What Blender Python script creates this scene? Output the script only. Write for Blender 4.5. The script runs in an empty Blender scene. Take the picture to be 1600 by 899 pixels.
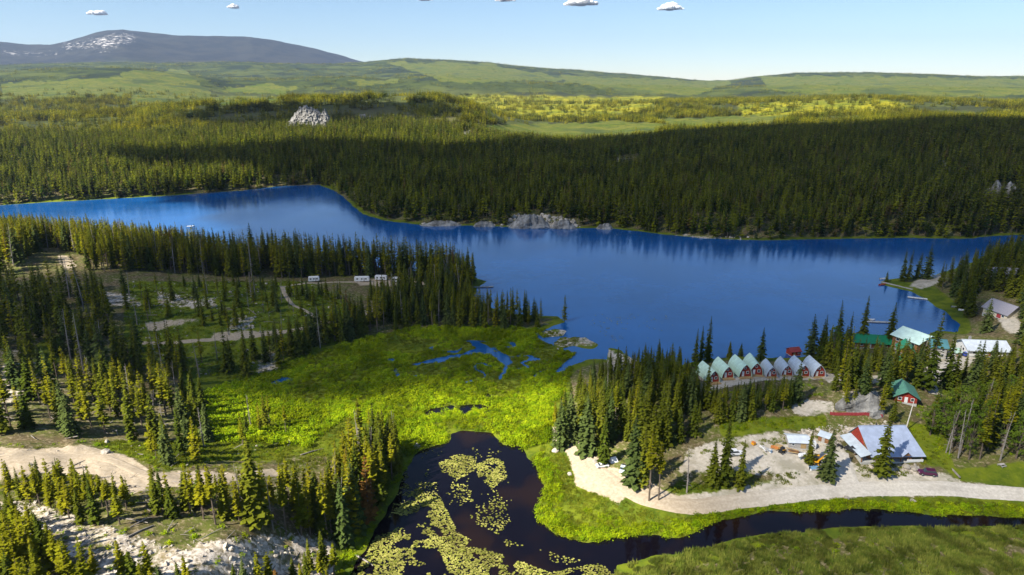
import bpy, math, random
import numpy as np
from mathutils import Vector, Matrix

# ------------------------------------------------------------------ camera, light, exposure
R = math.radians
CAM_H, PITCH, FPX = 115.0, R(16.9), 1067.0
SUN_EL, SUN_DIR = R(44), np.array((-0.80, -0.60))       # horizontal direction towards the sun
sc = bpy.context.scene
col = sc.collection
cam_d = bpy.data.cameras.new('camera'); cam = bpy.data.objects.new('camera', cam_d); col.objects.link(cam)
cam.location = (0, 0, CAM_H); cam.rotation_euler = (math.pi/2 - PITCH, 0, 0)
cam_d.sensor_width = 36; cam_d.lens = FPX/1600*36; cam_d.clip_start = 1; cam_d.clip_end = 60000
sc.camera = cam
w = bpy.data.worlds.new('World'); sc.world = w; w.use_nodes = True
wn = w.node_tree; bg = wn.nodes['Background']
sky = wn.nodes.new('ShaderNodeTexSky'); sky.sky_type = 'NISHITA'; sky.sun_disc = False
sky.sun_elevation = SUN_EL; sky.sun_rotation = math.atan2(SUN_DIR[0], SUN_DIR[1])
sky.altitude = 1200; sky.air_density = 1.0; sky.dust_density = 0.1; sky.ozone_density = 4.0
wn.links.new(sky.outputs[0], bg.inputs[0]); bg.inputs[1].default_value = 0.056
sun_d = bpy.data.lights.new('sun', 'SUN'); sun = bpy.data.objects.new('sun', sun_d); col.objects.link(sun)
sun_d.energy = 5.0; sun_d.angle = R(0.53); sun_d.color = (1.0, 0.93, 0.80)
S3 = Vector((SUN_DIR[0]*math.cos(SUN_EL), SUN_DIR[1]*math.cos(SUN_EL), math.sin(SUN_EL)))
sun.rotation_euler = S3.to_track_quat('Z', 'Y').to_euler(); sun.location = (-200, -200, 400)
vs = sc.view_settings; vs.view_transform = 'Standard'; vs.look = 'None'; vs.gamma = 1; vs.use_curve_mapping = False
vs.exposure = 1.38
cy = sc.cycles; cy.use_denoising = True; cy.max_bounces = 5; cy.diffuse_bounces = 2; cy.glossy_bounces = 2
cy.transmission_bounces = 2; cy.volume_bounces = 0; cy.transparent_max_bounces = 8; cy.caustics_reflective = False
cy.caustics_refractive = False; cy.sample_clamp_indirect = 4
sc.render.engine = 'CYCLES'

rng = np.random.default_rng(7); random.seed(7)

# ------------------------------------------------------------------ projection and noise
CP, SP = math.cos(PITCH), math.sin(PITCH)
def project(X, Y, Z):
    dz = Z - CAM_H
    zc = np.maximum(Y*CP - dz*SP, 1.0)
    return 800 + FPX*X/zc, 449.5 - FPX*(Y*SP + dz*CP)/zc
def pdir(px, py):
    a = (np.asarray(px, float)-800)/FPX; b = -(np.asarray(py, float)-449.5)/FPX
    return a, CP + b*SP, -SP + b*CP
def at(px, py, z=0.0):
    a, b, c = pdir(px, py); t = (z-CAM_H)/c
    return np.stack((a*t, b*t), -1)
def _h(ix, iy, s):
    n = (ix.astype(np.int64)*374761393 + iy.astype(np.int64)*668265263 + s*974711) & 0x7fffffff
    n = ((n ^ (n >> 13))*1274126177) & 0x7fffffff
    return ((n ^ (n >> 16)) & 0xffff)/65535.0
def vnoise(x, y, s=0):
    x = np.asarray(x, float); y = np.asarray(y, float)
    ix = np.floor(x); iy = np.floor(y); fx = x-ix; fy = y-iy
    fx = fx*fx*(3-2*fx); fy = fy*fy*(3-2*fy)
    a = _h(ix, iy, s); b = _h(ix+1, iy, s); c = _h(ix, iy+1, s); d = _h(ix+1, iy+1, s)
    return (a+(b-a)*fx) + ((c+(d-c)*fx) - (a+(b-a)*fx))*fy
def fbm(x, y, s=0, o=4):
    v = 0; a = 0.5
    for k in range(o):
        v = v + a*vnoise(x*2**k, y*2**k, s+k*17); a *= .5
    return v/(1-.5**o)*2-1                                # -1..1
def sstep(a, b, x):
    t = np.clip((x-a)/(b-a), 0, 1); return t*t*(3-2*t)
def inpoly(x, y, P):
    x = np.asarray(x, float); y = np.asarray(y, float)
    P = np.asarray(P, float); r = np.zeros(x.shape, bool)
    bb = (x >= P[:,0].min()) & (x <= P[:,0].max()) & (y >= P[:,1].min()) & (y <= P[:,1].max())
    if not bb.any(): return r
    xs, ys = x[bb], y[bb]; ins = np.zeros(xs.shape, bool)
    for (x0, y0), (x1, y1) in zip(P, np.roll(P, -1, 0)):
        if y0 == y1: continue
        ins ^= ((y0 > ys) != (y1 > ys)) & (xs < (x1-x0)*(ys-y0)/(y1-y0)+x0)
    r[bb] = ins; return r
def sdist(x, y, P):                                       # signed distance, negative inside
    d = np.full(x.shape, 1e12)
    for (x0, y0), (x1, y1) in zip(P, np.roll(P, -1, 0)):
        ex, ey = x1-x0, y1-y0; L = ex*ex+ey*ey+1e-9
        t = np.clip(((x-x0)*ex+(y-y0)*ey)/L, 0, 1)
        d = np.minimum(d, (x-x0-t*ex)**2+(y-y0-t*ey)**2)
    return np.where(inpoly(x, y, P), -1, 1)*np.sqrt(d)

# ------------------------------------------------------------------ shorelines (photo pixels on the water plane)
far_shore = [(-500,352),(-200,336),(0,321),(100,315),(250,307),(380,298),(440,291),(498,289),(522,298),(540,311),(555,325),(567,335),
  (600,345),(660,352),(740,353),(800,355),(870,357),(950,357),(1000,362),(1050,368),(1100,373),(1200,376),(1300,374),(1400,372),(1500,374),(1560,369),(1640,366)]
near_shore = [(1640,378),(1600,384),(1545,397),(1515,412),(1478,424),(1450,431),(1400,435),(1376,440),(1378,446),(1420,455),(1447,467),(1478,488),(1500,508),(1495,520),
  (1462,517),(1440,524),(1400,520),(1350,535),(1300,552),(1240,560),(1200,560),(1150,558),(1105,562),(1060,570),(1020,576),(1000,568),(968,548),(950,546),(945,562),
  (920,562),(895,572),(872,586),(866,580),(886,562),(905,550),(880,548),(860,540),(845,532),(838,522),(858,512),(884,503),(870,494),(830,492),(790,488),(752,474),(740,463),(745,452),(762,440),(742,434),
  (700,428),(600,420),(500,411),(400,401),(300,391),(200,380),(100,372),(0,366),(-200,362),(-500,372)]
LAKE = at(*np.array(far_shore+near_shore).T)
creek_px = [(640,722),(655,705),(700,690),(703,676),(720,672),(770,678),(785,695),(820,700),(822,715),(845,735),(850,760),(840,790),(843,810),(870,833),(920,846),
  (985,841),(1060,837),(1130,815),(1200,800),(1300,797),(1400,796),(1500,805),(1600,810),(1800,818),(1800,830),(1600,823),(1500,822),(1400,822),(1300,826),(1200,835),(1150,843),(1080,861),(965,884),
  (960,899),(990,1000),(480,1000),(545,899),(575,860),(605,800),(625,760)]
CREEK = at(*np.array(creek_px).T)
pools_px = [[(644,571),(680,560),(723,552),(745,546),(742,535),(752,534),(768,548),(792,556),(801,566),(793,573),(788,585),(781,595),(779,590),(787,573),(772,559),(748,553),(700,563),(690,566),(660,571)],
  [(617,588),(620,575),(626,578),(622,590)], [(655,651),(672,639),(707,634),(716,640),(706,645),(688,643),(668,650)], [(722,634),(752,631),(765,637),(740,639),(728,650),(722,644)],
  [(420,600),(440,588),(460,592),(440,602)], [(757,620),(762,612),(766,618),(760,624)]]
POOLS = [at(*np.array(p).T) for p in pools_px]
isles_px = [[(842,521),(868,513),(888,517),(880,525),(852,528)], [(862,538),(880,528),(915,526),(933,539),(924,546),(895,541),(872,545)], [(948,566),(952,545),(962,546),(990,560),(1005,575)]]
ISLES = [at(*np.array(p).T) for p in isles_px]
MZ = at(*np.array([(600,560),(700,535),(760,524),(860,520),(885,545),(865,585),(790,600),(640,598)]).T)
def water_sd(X, Y):
    d = np.hypot(X, Y); out = np.full(X.shape, 200.0)
    m = (d < 1150) & (Y > 0)
    x, y = X[m], Y[m]
    if x.size:
        jx = x + 1.8*fbm(x/9, y/9, 3, 3); jy = y + 1.8*fbm(x/9, y/9, 9, 3)
        s = np.minimum(sdist(jx, jy, LAKE), sdist(jx, jy, CREEK))
        for P in POOLS: s = np.minimum(s, sdist(jx, jy, P))
        mz = sdist(x, y, MZ); ch = (np.abs(fbm(x/26, y/17, 77, 3))-.035)*16
        s = np.where(mz < 0, np.minimum(s, np.maximum(ch, mz)), s)
        for P in ISLES: s = np.maximum(s, -sdist(jx, jy, P))
        out[m] = s
    return np.minimum(out, 200)

# ------------------------------------------------------------------ terrain height
ctrl = [(0,899,26),(-150,899,27),(100,830,24),(250,860,21),(400,860,18),(500,860,11),(550,800,2),(100,715,20),(200,735,20),(330,745,17),(450,700,5),(250,690,13),(0,650,20),(-150,650,24),(150,640,15),
 (300,650,5),(350,600,1.2),(200,600,9),(60,580,17),(100,400,24),(0,420,26),(-150,420,28),(60,390,24),(0,372,3),(-150,372,4),(100,378,3),(200,386,3),(300,396,3),(250,398,9),(250,440,17),(300,500,12),(240,535,9),(400,530,6),(430,570,1.6),(380,470,13),(480,490,8),(560,500,4.5),
 (600,440,3.5),(500,440,5.5),(400,425,8),(660,450,3.5),(730,480,2.5),(800,500,1.2),(620,520,1.5),(150,520,14),(0,500,22),(450,620,.5),(600,600,.4),(700,570,.4),(800,600,.4),(500,680,1),(680,650,.4),(850,600,.5),(750,530,.4),
 (860,700,1.5),(900,720,3),(950,640,4),(900,620,2),(1000,620,6.5),(1050,640,8),(1000,700,4),(1000,780,2),(1100,690,6),(1100,740,3),(1050,700,5),(1200,640,9),(1150,600,7),(1120,590,6),(1200,585,6.5),(1280,582,6.5),
 (1270,635,8),(1340,645,8.5),(1345,615,14),(1220,670,6.5),(1250,700,4),(1380,700,4),(1300,760,3),(1400,770,3),(1600,770,3),(1440,740,3.5),(1420,635,9),(1500,700,4),(1560,740,3.5),(1550,640,9),(1480,580,7),(1540,550,6),
 (1560,490,5),(1570,440,7),(1750,560,12),(1750,440,14),(1600,400,9),(1450,545,4),(1390,540,3),(1420,450,1),(1450,445,1.4),(1200,780,2),(1350,785,1.4),(1100,900,.3),(1300,870,.3),(1600,870,.4),(700,899,.3),(850,700,1)]
cz = np.array([c[2] for c in ctrl], float); cxy = np.array([at(c[0], c[1], c[2]) for c in ctrl])
_D = np.hypot(cxy[:,None,0]-cxy[None,:,0], cxy[:,None,1]-cxy[None,:,1])
_W = np.linalg.solve(_D - 3.0*np.eye(len(cz)), cz - cz.mean())
def near_h(X, Y):
    r = np.zeros(X.shape)
    for (cx, cyy), ww in zip(cxy, _W): r += ww*np.hypot(X-cx, Y-cyy)
    return np.clip(r + cz.mean(), 0.3, 34)
FS = at(*np.array(far_shore).T); fs_px = np.array(far_shore, float)[:,0]; fs_d = np.hypot(FS[:,0], FS[:,1])
ridges = [   # distance table, ground-line pixel row table
 (([-500,0,400,700,900,1100,1400,1600,2100],[1150,1120,1080,1060,980,1120,1180,1150,1150]),
  ([-500,0,150,300,420,520,620,700,800,900,1000,1100,1250,1400,1500,1600,2100],[225,232,238,234,224,219,222,230,240,246,236,224,214,206,202,206,200])),
 (([-500,0,300,700,900,1200,2100],[1900,1850,1800,1800,1700,1850,1900]),
  ([-500,0,120,200,300,360,430,520,600,680,730,790,850,950,1050,1200,1400,1600,2100],[180,188,186,180,168,161,157,155,154,152,162,188,203,203,196,190,188,190,190])),
 (([-500,0,700,900,1300,2100],[2900,2900,2900,2700,2700,2800]),
  ([-500,0,150,250,330,450,600,740,830,900,980,1050,1150,1280,1350,1450,1600,2100],[150,152,150,152,158,162,165,165,165,164,164,161,160,157,153,160,164,160])),
 (([-500,0,500,1000,2100],[5200,5000,4600,4600,5000]),
  ([-500,0,120,200,300,360,430,500,545,600,650,700,800,900,1000,1100,1250,1400,1600,2100],[112,116,108,107,118,128,127,123,122,128,124,121,128,134,138,139,134,134,138,130])),
 (([-500,2100],[8600,8600]),
  ([-500,0,200,300,400,500,560,600,640,690,740,800,850,930,1000,1060,1105,1135,1180,1240,1300,1400,1500,1600,2100],[98,102,98,98,97,100,99,94,91,94,95,101,107,113,117,122,127,126,120,115,114.5,115,117,120,114])),
 (([-500,2100],[14500,14500]),
  ([-500,-100,0,60,90,120,150,180,205,240,280,340,400,450,500,540,580,640,720,900,2100],[66,60,68,72,71,64,55,48,46,51,56,58,62,71,80,89,98,112,128,140,140])),
]
def rock_cut(X, Y): return 0
def far_h(X, Y):
    Yp = np.maximum(Y, 5); d = np.hypot(X, Y)
    pxa = np.clip(800 + FPX*X/(Yp*CP + 85*SP), -500, 2100)
    ds = [np.interp(pxa, fs_px, fs_d)]; zs = [np.zeros(X.shape)]
    for (dx, dv), (rx, rv) in ridges:
        dk = np.interp(pxa, dx, dv); py = np.interp(pxa, rx, rv)
        a, b, c = pdir(pxa, py)
        ds.append(dk); zs.append(CAM_H + dk*c/np.hypot(a, b))
    ds.append(np.full(X.shape, 19000.0)); zs.append(zs[-1]-300)
    z = np.zeros(X.shape); sag = [0, 6, 14, 30, 60, 160, 0]
    for k in range(len(ds)-1):
        t = (d-ds[k])/(ds[k+1]-ds[k]); m = (t >= 0) & (t <= 1)
        tt = np.clip(t, 0, 1)
        s = np.sqrt(tt)*(1-tt)+tt*(tt*tt*(3-2*tt)) if k == 0 else tt*tt*(3-2*tt)
        zz = zs[k] + (zs[k+1]-zs[k])*s - sag[k]*np.sin(math.pi*tt)**2
        z = np.where(m, zz, z)
    z = np.where(d > 19000, zs[-1], z)
    e = sstep(500, 1500, d)
    z = z + e*(fbm(X/260, Y/260, 21, 4)*9*sstep(900, 1600, d)) + fbm(X/60, Y/60, 5, 3)*2.2*sstep(500, 700, d)
    z = z + sstep(3200, 5200, d)*fbm(X/900, Y/900, 31, 4)*28 + sstep(9000, 13000, d)*fbm(X/2200, Y/2200, 41, 5)*90
    return z
MIDX = [-600,0,300,500,600,800,1000,1200,1400,1600,2200]; MIDY = [340,340,335,330,375,390,420,430,405,376,374]
mid_d = np.hypot(*at(MIDX, MIDY).T)
def zfun(X, Y, sd=None):
    X = np.asarray(X, float); Y = np.asarray(Y, float); shp = X.shape
    X = X.ravel(); Y = Y.ravel()
    d = np.hypot(X, Y); Yp = np.maximum(Y, 5)
    pxa = 800 + FPX*X/(Yp*CP + 105*SP)
    dm = np.interp(pxa, MIDX, mid_d)
    wf = sstep(.97, 1.03, d/dm); wf = np.where(Y < 5, 0, wf)
    if sd is None: sd = water_sd(X, Y)
    else: sd = sd.ravel()
    h = np.zeros(X.shape)
    m = wf < 1
    if m.any():
        hn = near_h(X[m], Y[m]); hn = hn + fbm(X[m]/28, Y[m]/28, 2, 4)*np.minimum(hn*.16, 2.2) + fbm(X[m]/6, Y[m]/6, 4, 3)*np.minimum(.08*hn, .5)
        h[m] += (1-wf[m])*hn
    m = wf > 0
    if m.any(): h[m] += wf[m]*np.maximum(far_h(X[m], Y[m]), .3)
    z = np.where(sd > 0, np.minimum(sd, 1.2)*.22 + sstep(0, 22, sd)*h, np.maximum(sd*.35, -1.8))
    return z.reshape(shp)
def Z(x, y): return float(zfun(np.array([x]), np.array([y]))[0])
def G(px, py):                                            # where the sight line of a photo pixel meets the ground
    a, b, c = pdir(px, py); t = np.geomspace(100, 9000, 420)
    zz = zfun(a*t, b*t); zz = np.maximum(zz, 0); f = CAM_H + c*t - zz
    k = int(np.argmax(f < 0)) if (f < 0).any() else len(t)-1
    if k > 0: tt = t[k-1] + (t[k]-t[k-1])*f[k-1]/(f[k-1]-f[k]+1e-9)
    else: tt = t[0]
    return np.array((a*tt, b*tt, max(Z(a*tt, b*tt), 0)))
def pxm(x, y, z): return FPX/max(y*CP-(z-CAM_H)*SP, 1)    # photo pixels per metre there

# ------------------------------------------------------------------ materials
class NT:
    def __init__(s, name):
        s.m = bpy.data.materials.new(name); s.m.use_nodes = True; s.t = s.m.node_tree; s.t.nodes.clear()
        s.out = s.n('ShaderNodeOutputMaterial')
    def n(s, typ, **k):
        nd = s.t.nodes.new(typ)
        for a, b in k.items(): setattr(nd, a, b)
        return nd
    def l(s, a, b): s.t.links.new(a, b)
    def setin(s, sock, v):
        if hasattr(v, 'links') or isinstance(v, bpy.types.NodeSocket): s.l(v, sock)
        else: sock.default_value = (*v, 1) if isinstance(v, tuple) and len(v) == 3 and sock.type == 'RGBA' else v
    def pos(s): return s.n('ShaderNodeNewGeometry').outputs['Position']
    def obj(s): return s.n('ShaderNodeTexCoord').outputs['Object']
    def noise(s, vec, scale, detail=4, rough=.6, dist=0):
        nd = s.n('ShaderNodeTexNoise'); s.l(vec, nd.inputs['Vector']); nd.inputs['Scale'].default_value = scale
        nd.inputs['Detail'].default_value = detail; nd.inputs['Roughness'].default_value = rough; nd.inputs['Distortion'].default_value = dist
        return nd.outputs[0]
    def math(s, op, a, b=0.0, c=None, clamp=False):
        nd = s.n('ShaderNodeMath', operation=op, use_clamp=clamp); s.setin(nd.inputs[0], a); s.setin(nd.inputs[1], b)
        if c is not None: s.setin(nd.inputs[2], c)
        return nd.outputs[0]
    def ramp(s, v, a, b, x=0.0, y=1.0):
        nd = s.n('ShaderNodeMapRange', interpolation_type='SMOOTHSTEP'); s.setin(nd.inputs[0], v)
        for i, q in enumerate((a, b, x, y)): nd.inputs[i+1].default_value = q
        return nd.outputs[0]
    def mix(s, f, a, b, mode='MIX'):
        nd = s.n('ShaderNodeMix', data_type='RGBA', blend_type=mode); s.setin(nd.inputs[0], f); s.setin(nd.inputs[6], a); s.setin(nd.inputs[7], b)
        return nd.outputs[2]
    def bump(s, h, strength, dist):
        nd = s.n('ShaderNodeBump'); s.l(h, nd.inputs['Height']); nd.inputs['Strength'].default_value = strength; nd.inputs['Distance'].default_value = dist
        return nd.outputs[0]
    def bsdf(s, colr, rough=.8, metal=0.0, normal=None, spec=.3, ior=None):
        p = s.n('ShaderNodeBsdfPrincipled'); s.setin(p.inputs['Base Color'], colr); s.setin(p.inputs['Roughness'], rough); p.inputs['Metallic'].default_value = metal
        p.inputs['Specular IOR Level'].default_value = spec
        if ior: p.inputs['IOR'].default_value = ior
        if normal is not None: s.l(normal, p.inputs['Normal'])
        return p.outputs[0]
    def done(s, sh): s.l(sh, s.out.inputs['Surface']); return s.m
def mul(c, k): return tuple(min(1, v*k) for v in c)
def MAT(name, c, rough=.75, var=.25, scale=1.0, metal=0.0, bump=0.0, spec=.3, c2=None):
    t = NT(name); o = t.obj(); n1 = t.noise(o, scale, 5, .65)
    f = t.ramp(n1, .3, .7); colr = t.mix(f, mul(c, 1-var), c2 or mul(c, 1+var))
    nm = t.bump(t.noise(o, scale*6, 3), .5, bump) if bump else None
    return t.done(t.bsdf(colr, rough, metal, nm, spec))
def FOL(name, a, b, dead=None, trans=.25, var=.5, nscale=.35):
    t = NT(name); rnd = t.n('ShaderNodeObjectInfo').outputs['Random']
    c = t.mix(rnd, a, b)
    if dead: c = t.mix(t.ramp(rnd, .965, .975), c, dead)
    n1 = t.noise(t.pos(), nscale, 3, .7)
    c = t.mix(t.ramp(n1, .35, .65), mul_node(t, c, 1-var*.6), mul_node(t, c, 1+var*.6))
    d = t.n('ShaderNodeBsdfDiffuse'); t.l(c, d.inputs[0]); tr = t.n('ShaderNodeBsdfTranslucent'); t.l(c, tr.inputs[0])
    mx = t.n('ShaderNodeMixShader'); mx.inputs[0].default_value = trans; t.l(d.outputs[0], mx.inputs[1]); t.l(tr.outputs[0], mx.inputs[2])
    return t.done(mx.outputs[0])
def mul_node(t, c, k): return t.mix(1.0, c, (k, k, k), 'MULTIPLY')

m_spruce = FOL('spruce_needles', (.055,.078,.009), (.130,.140,.011))
m_pine = FOL('pine_needles', (.135,.150,.007), (.240,.225,.010), (.17,.085,.02))
m_blue = FOL('blue_spruce_needles', (.060,.088,.022), (.085,.11,.03))
m_leaf = FOL('broadleaf_leaves', (.09,.15,.015), (.14,.19,.02), trans=.35)
m_farsp = FOL('far_shore_needles', (.016,.038,.007), (.165,.175,.011), (.12,.085,.03), nscale=.03)  # pale end of the per-tree tone paints in sunlit crowns
m_plat = FOL('plateau_needles', (.045,.068,.008), (.225,.205,.010), nscale=.012, var=.9)  # brighter golden end paints sunlight into the needle colour
m_bush = FOL('willow_leaves', (.155,.255,.006), (.31,.37,.008), trans=.3, nscale=.06, var=.6)
m_sedge = FOL('sedge_blades', (.10,.15,.018), (.27,.28,.055), trans=.3, nscale=.15, var=.7)
m_grassb = FOL('grass_blades', (.12,.17,.012), (.21,.22,.02), trans=.3, nscale=.08)
m_lily = FOL('lily_leaf', (.13,.15,.02), (.34,.32,.09), trans=.15, nscale=.12, var=.6)
m_bark = MAT('bark', (.13,.10,.075), .9, .35, .6)
m_dead = MAT('weathered_wood', (.23,.205,.185), .9, .3, .5)
m_rock = MAT('granite', (.36,.32,.27), .9, .35, .35, bump=.4, c2=(.52,.47,.40))
m_drock = MAT('lichened_rock', (.11,.105,.095), .9, .4, .22, bump=.8, c2=(.33,.32,.30))

def ground_material():
    t = NT('ground'); p = t.pos()
    A = t.n('ShaderNodeVertexColor', layer_name='ma'); sa = t.n('ShaderNodeSeparateColor'); t.l(A.outputs[0], sa.inputs[0])
    B = t.n('ShaderNodeVertexColor', layer_name='mb'); sb = t.n('ShaderNodeSeparateColor'); t.l(B.outputs[0], sb.inputs[0])
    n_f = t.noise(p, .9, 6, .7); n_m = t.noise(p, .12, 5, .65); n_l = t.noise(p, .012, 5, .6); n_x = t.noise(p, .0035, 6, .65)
    # forest floor: duff, low plants, pale litter
    c = t.mix(t.ramp(n_m, .35, .65), (.115,.088,.045), (.095,.115,.02))
    c = t.mix(t.ramp(n_f, .50, .64), c, (.27,.22,.135)); c = t.mix(t.ramp(t.noise(p, .35, 5, .7), .56, .64), c, (.055,.060,.018))
    def edge(ch, lo=.35, hi=.65): return t.ramp(t.math('ADD', ch, t.math('MULTIPLY', t.math('SUBTRACT', n_f, .5), .9)), lo, hi)
    g = t.mix(t.ramp(n_m, .35, .62), (.060,.095,.008), (.135,.165,.010)); g = t.mix(t.ramp(n_f, .55, .8), g, (.20,.19,.04))
    c = t.mix(edge(sa.outputs[1]), c, g)
    d = t.mix(t.ramp(n_f, .3, .7), (.40,.355,.285), (.57,.52,.445)); d = t.mix(t.ramp(n_m, .48, .62), d, (.34,.31,.24)); d = t.mix(t.ramp(t.noise(p, .3, 6, .75, .6), .57, .66), d, (.21,.21,.13))
    sx = t.n('ShaderNodeSeparateXYZ'); t.l(p, sx.inputs[0]); sand = t.mix(t.ramp(n_f, .3, .7), (.33,.265,.185), (.46,.385,.29)); d = t.mix(t.ramp(sx.outputs[0], 42, 60), sand, d)
    c = t.mix(edge(sa.outputs[0]), c, d)
    r = t.mix(t.ramp(n_f, .35, .62), (.26,.22,.17), (.64,.57,.49)); r = t.mix(t.ramp(n_m, .5, .62), r, (.24,.19,.10))
    rk = t.math('ADD', sa.outputs[2], t.math('MULTIPLY', t.math('SUBTRACT', t.noise(p, .22, 6, .7), .5), 1.3))
    c = t.mix(t.ramp(t.math('ADD', rk, t.math('MULTIPLY', t.math('SUBTRACT', n_f, .5), .6)), .35, .6), c, r)
    # far slopes: conifer canopy, clearings, bare rock
    n_c = t.noise(p, .05, 4, .75)
    cn = t.mix(t.ramp(n_c, .38, .64), (.018,.030,.011), (.050,.066,.015)); cn = t.mix(t.ramp(n_l, .45, .62), cn, (.050,.066,.015)); cn = t.mix(t.ramp(n_x, .50, .60), cn, (.068,.084,.018)); cn = t.mix(t.ramp(t.noise(p, .0022, 5, .6, 1.5), .52, .57), cn, (.020,.030,.014))  # last, darker mix: dark stands, also painted in place of cloud shade
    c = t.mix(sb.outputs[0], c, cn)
    cl = t.mix(t.ramp(n_l, .35, .6), (.070,.098,.013), (.115,.122,.020)); cl = t.mix(t.ramp(n_c, .5, .62), cl, (.045,.065,.012)); cl = t.mix(t.ramp(n_x, .55, .62), cl, (.05,.07,.02))
    c = t.mix(t.ramp(t.math('ADD', sb.outputs[1], t.math('MULTIPLY', t.math('SUBTRACT', n_c, .5), .8)), .35, .65), c, cl)
    c = t.mix(B.outputs['Alpha'], c, t.mix(t.ramp(n_x, .4, .6), (.016,.018,.020), (.034,.034,.030)))
    nc = t.mix(t.ramp(n_l, .4, .6), (.15,.165,.010), (.29,.26,.012)); nc = t.mix(t.ramp(n_c, .5, .6), nc, (.06,.08,.010)); nc = t.mix(t.ramp(n_c, .62, .7), nc, (.30,.24,.10)); c = t.mix(A.outputs['Alpha'], c, nc)
    sn = t.mix(t.ramp(n_c, .4, .6), (.20,.18,.17), (.62,.60,.60))
    c = t.mix(t.ramp(t.math('ADD', sb.outputs[2], t.math('MULTIPLY', t.math('SUBTRACT', t.noise(p, .012, 6, .75), .5), 2.6)), .62, .80), c, sn)
    nm = t.bump(n_f, .6, .35)
    return t.done(t.bsdf(c, .95, 0, nm, .1))
m_ground = ground_material()
def water_material(name, base, rough, wscale, wstr, silt=None, ior=1.33, tint=None):
    t = NT(name); p = t.pos(); mp = t.n('ShaderNodeMapping'); t.l(p, mp.inputs[0]); mp.inputs['Scale'].default_value = (1, .55, 1); mp.inputs['Rotation'].default_value = (0,0,.5)
    h = t.noise(mp.outputs[0], wscale, 4, .6)
    nm = t.bump(h, wstr, .3)
    colr = t.mix(t.ramp(t.noise(p, .018, 4, .6), .3, .7), mul(base, .85), mul(base, 1.2))
    if silt: colr = t.mix(t.ramp(t.noise(p, .045, 3, .5), .50, .66), colr, silt)
    rr = t.ramp(t.noise(mp.outputs[0], .012, 4, .6), .35, .65, rough*.7, rough*1.4)
    sh = t.bsdf(colr, rr, 0, nm, .5, ior)
    if tint: sh.node.inputs['Specular Tint'].default_value = (*tint, 1)
    return t.done(sh)
m_lake = water_material('lake_water', (.007,.080,.265), .12, .9, .11, None, 1.9, (.55,.90,1.0))
m_creek = water_material('creek_water', (.003,.0022,.0045), .05, 1.6, .02, (.011,.0055,.004))
def gravel_material(name, a, b):
    t = NT(name); p = t.pos(); n1 = t.noise(p, 1.3, 5, .7); n2 = t.noise(p, .15, 4)
    c = t.mix(t.ramp(n1, .3, .7), a, b); c = t.mix(t.ramp(n2, .5, .75, 0, .7), c, mul(a, .8))
    sx = t.n('ShaderNodeSeparateXYZ'); t.l(p, sx.inputs[0]); c = t.mix(t.ramp(sx.outputs[0], 45, 90), t.mix(t.ramp(n1, .3, .7), (.31,.25,.175), (.42,.35,.265)), c)   # sandier towards the marsh
    at_ = t.n('ShaderNodeAttribute', attribute_name='across')                # worn wheel tracks
    tr = t.ramp(t.math('ABSOLUTE', t.math('SUBTRACT', t.math('ABSOLUTE', at_.outputs['Fac']), .42)), .06, .2, 1, 0)
    c = t.mix(t.math('MULTIPLY', tr, .3), c, mul_node(t, c, 1.25))
    return t.done(t.bsdf(c, .95, 0, t.bump(n1, .4, .12), .1))
m_gravel = gravel_material('gravel', (.42,.385,.33), (.57,.53,.47))
m_sand = gravel_material('sandy_track', (.38,.315,.23), (.52,.445,.345))

# ------------------------------------------------------------------ mesh helpers
def newmesh(name, V, F, mats=(), smooth=False):
    me = bpy.data.meshes.new(name); me.from_pydata([tuple(v) for v in V], [], [tuple(f) for f in F])
    for m in mats: me.materials.append(m)
    if smooth: me.polygons.foreach_set('use_smooth', [True]*len(me.polygons))
    me.update(); return me
def link(name, me, parent=None, loc=None, rot=None, scale=None):
    o = bpy.data.objects.new(name, me); col.objects.link(o)
    if parent: o.parent = parent
    if loc is not None: o.location = [float(v) for v in loc]
    if rot is not None: o.rotation_euler = (0, 0, rot) if np.isscalar(rot) else rot
    if scale is not None: o.scale = (scale,)*3 if np.isscalar(scale) else scale
    return o
def tag(o, label=None, cat=None, group=None, kind=None):
    if label: o['label'] = label
    if cat: o['category'] = cat
    if group: o['group'] = group
    if kind: o['kind'] = kind
    return o
def thing(name, label, cat, loc, rot=0, group=None, scale=None): return tag(link(name, None, None, loc, rot, scale), label, cat, group)
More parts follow.
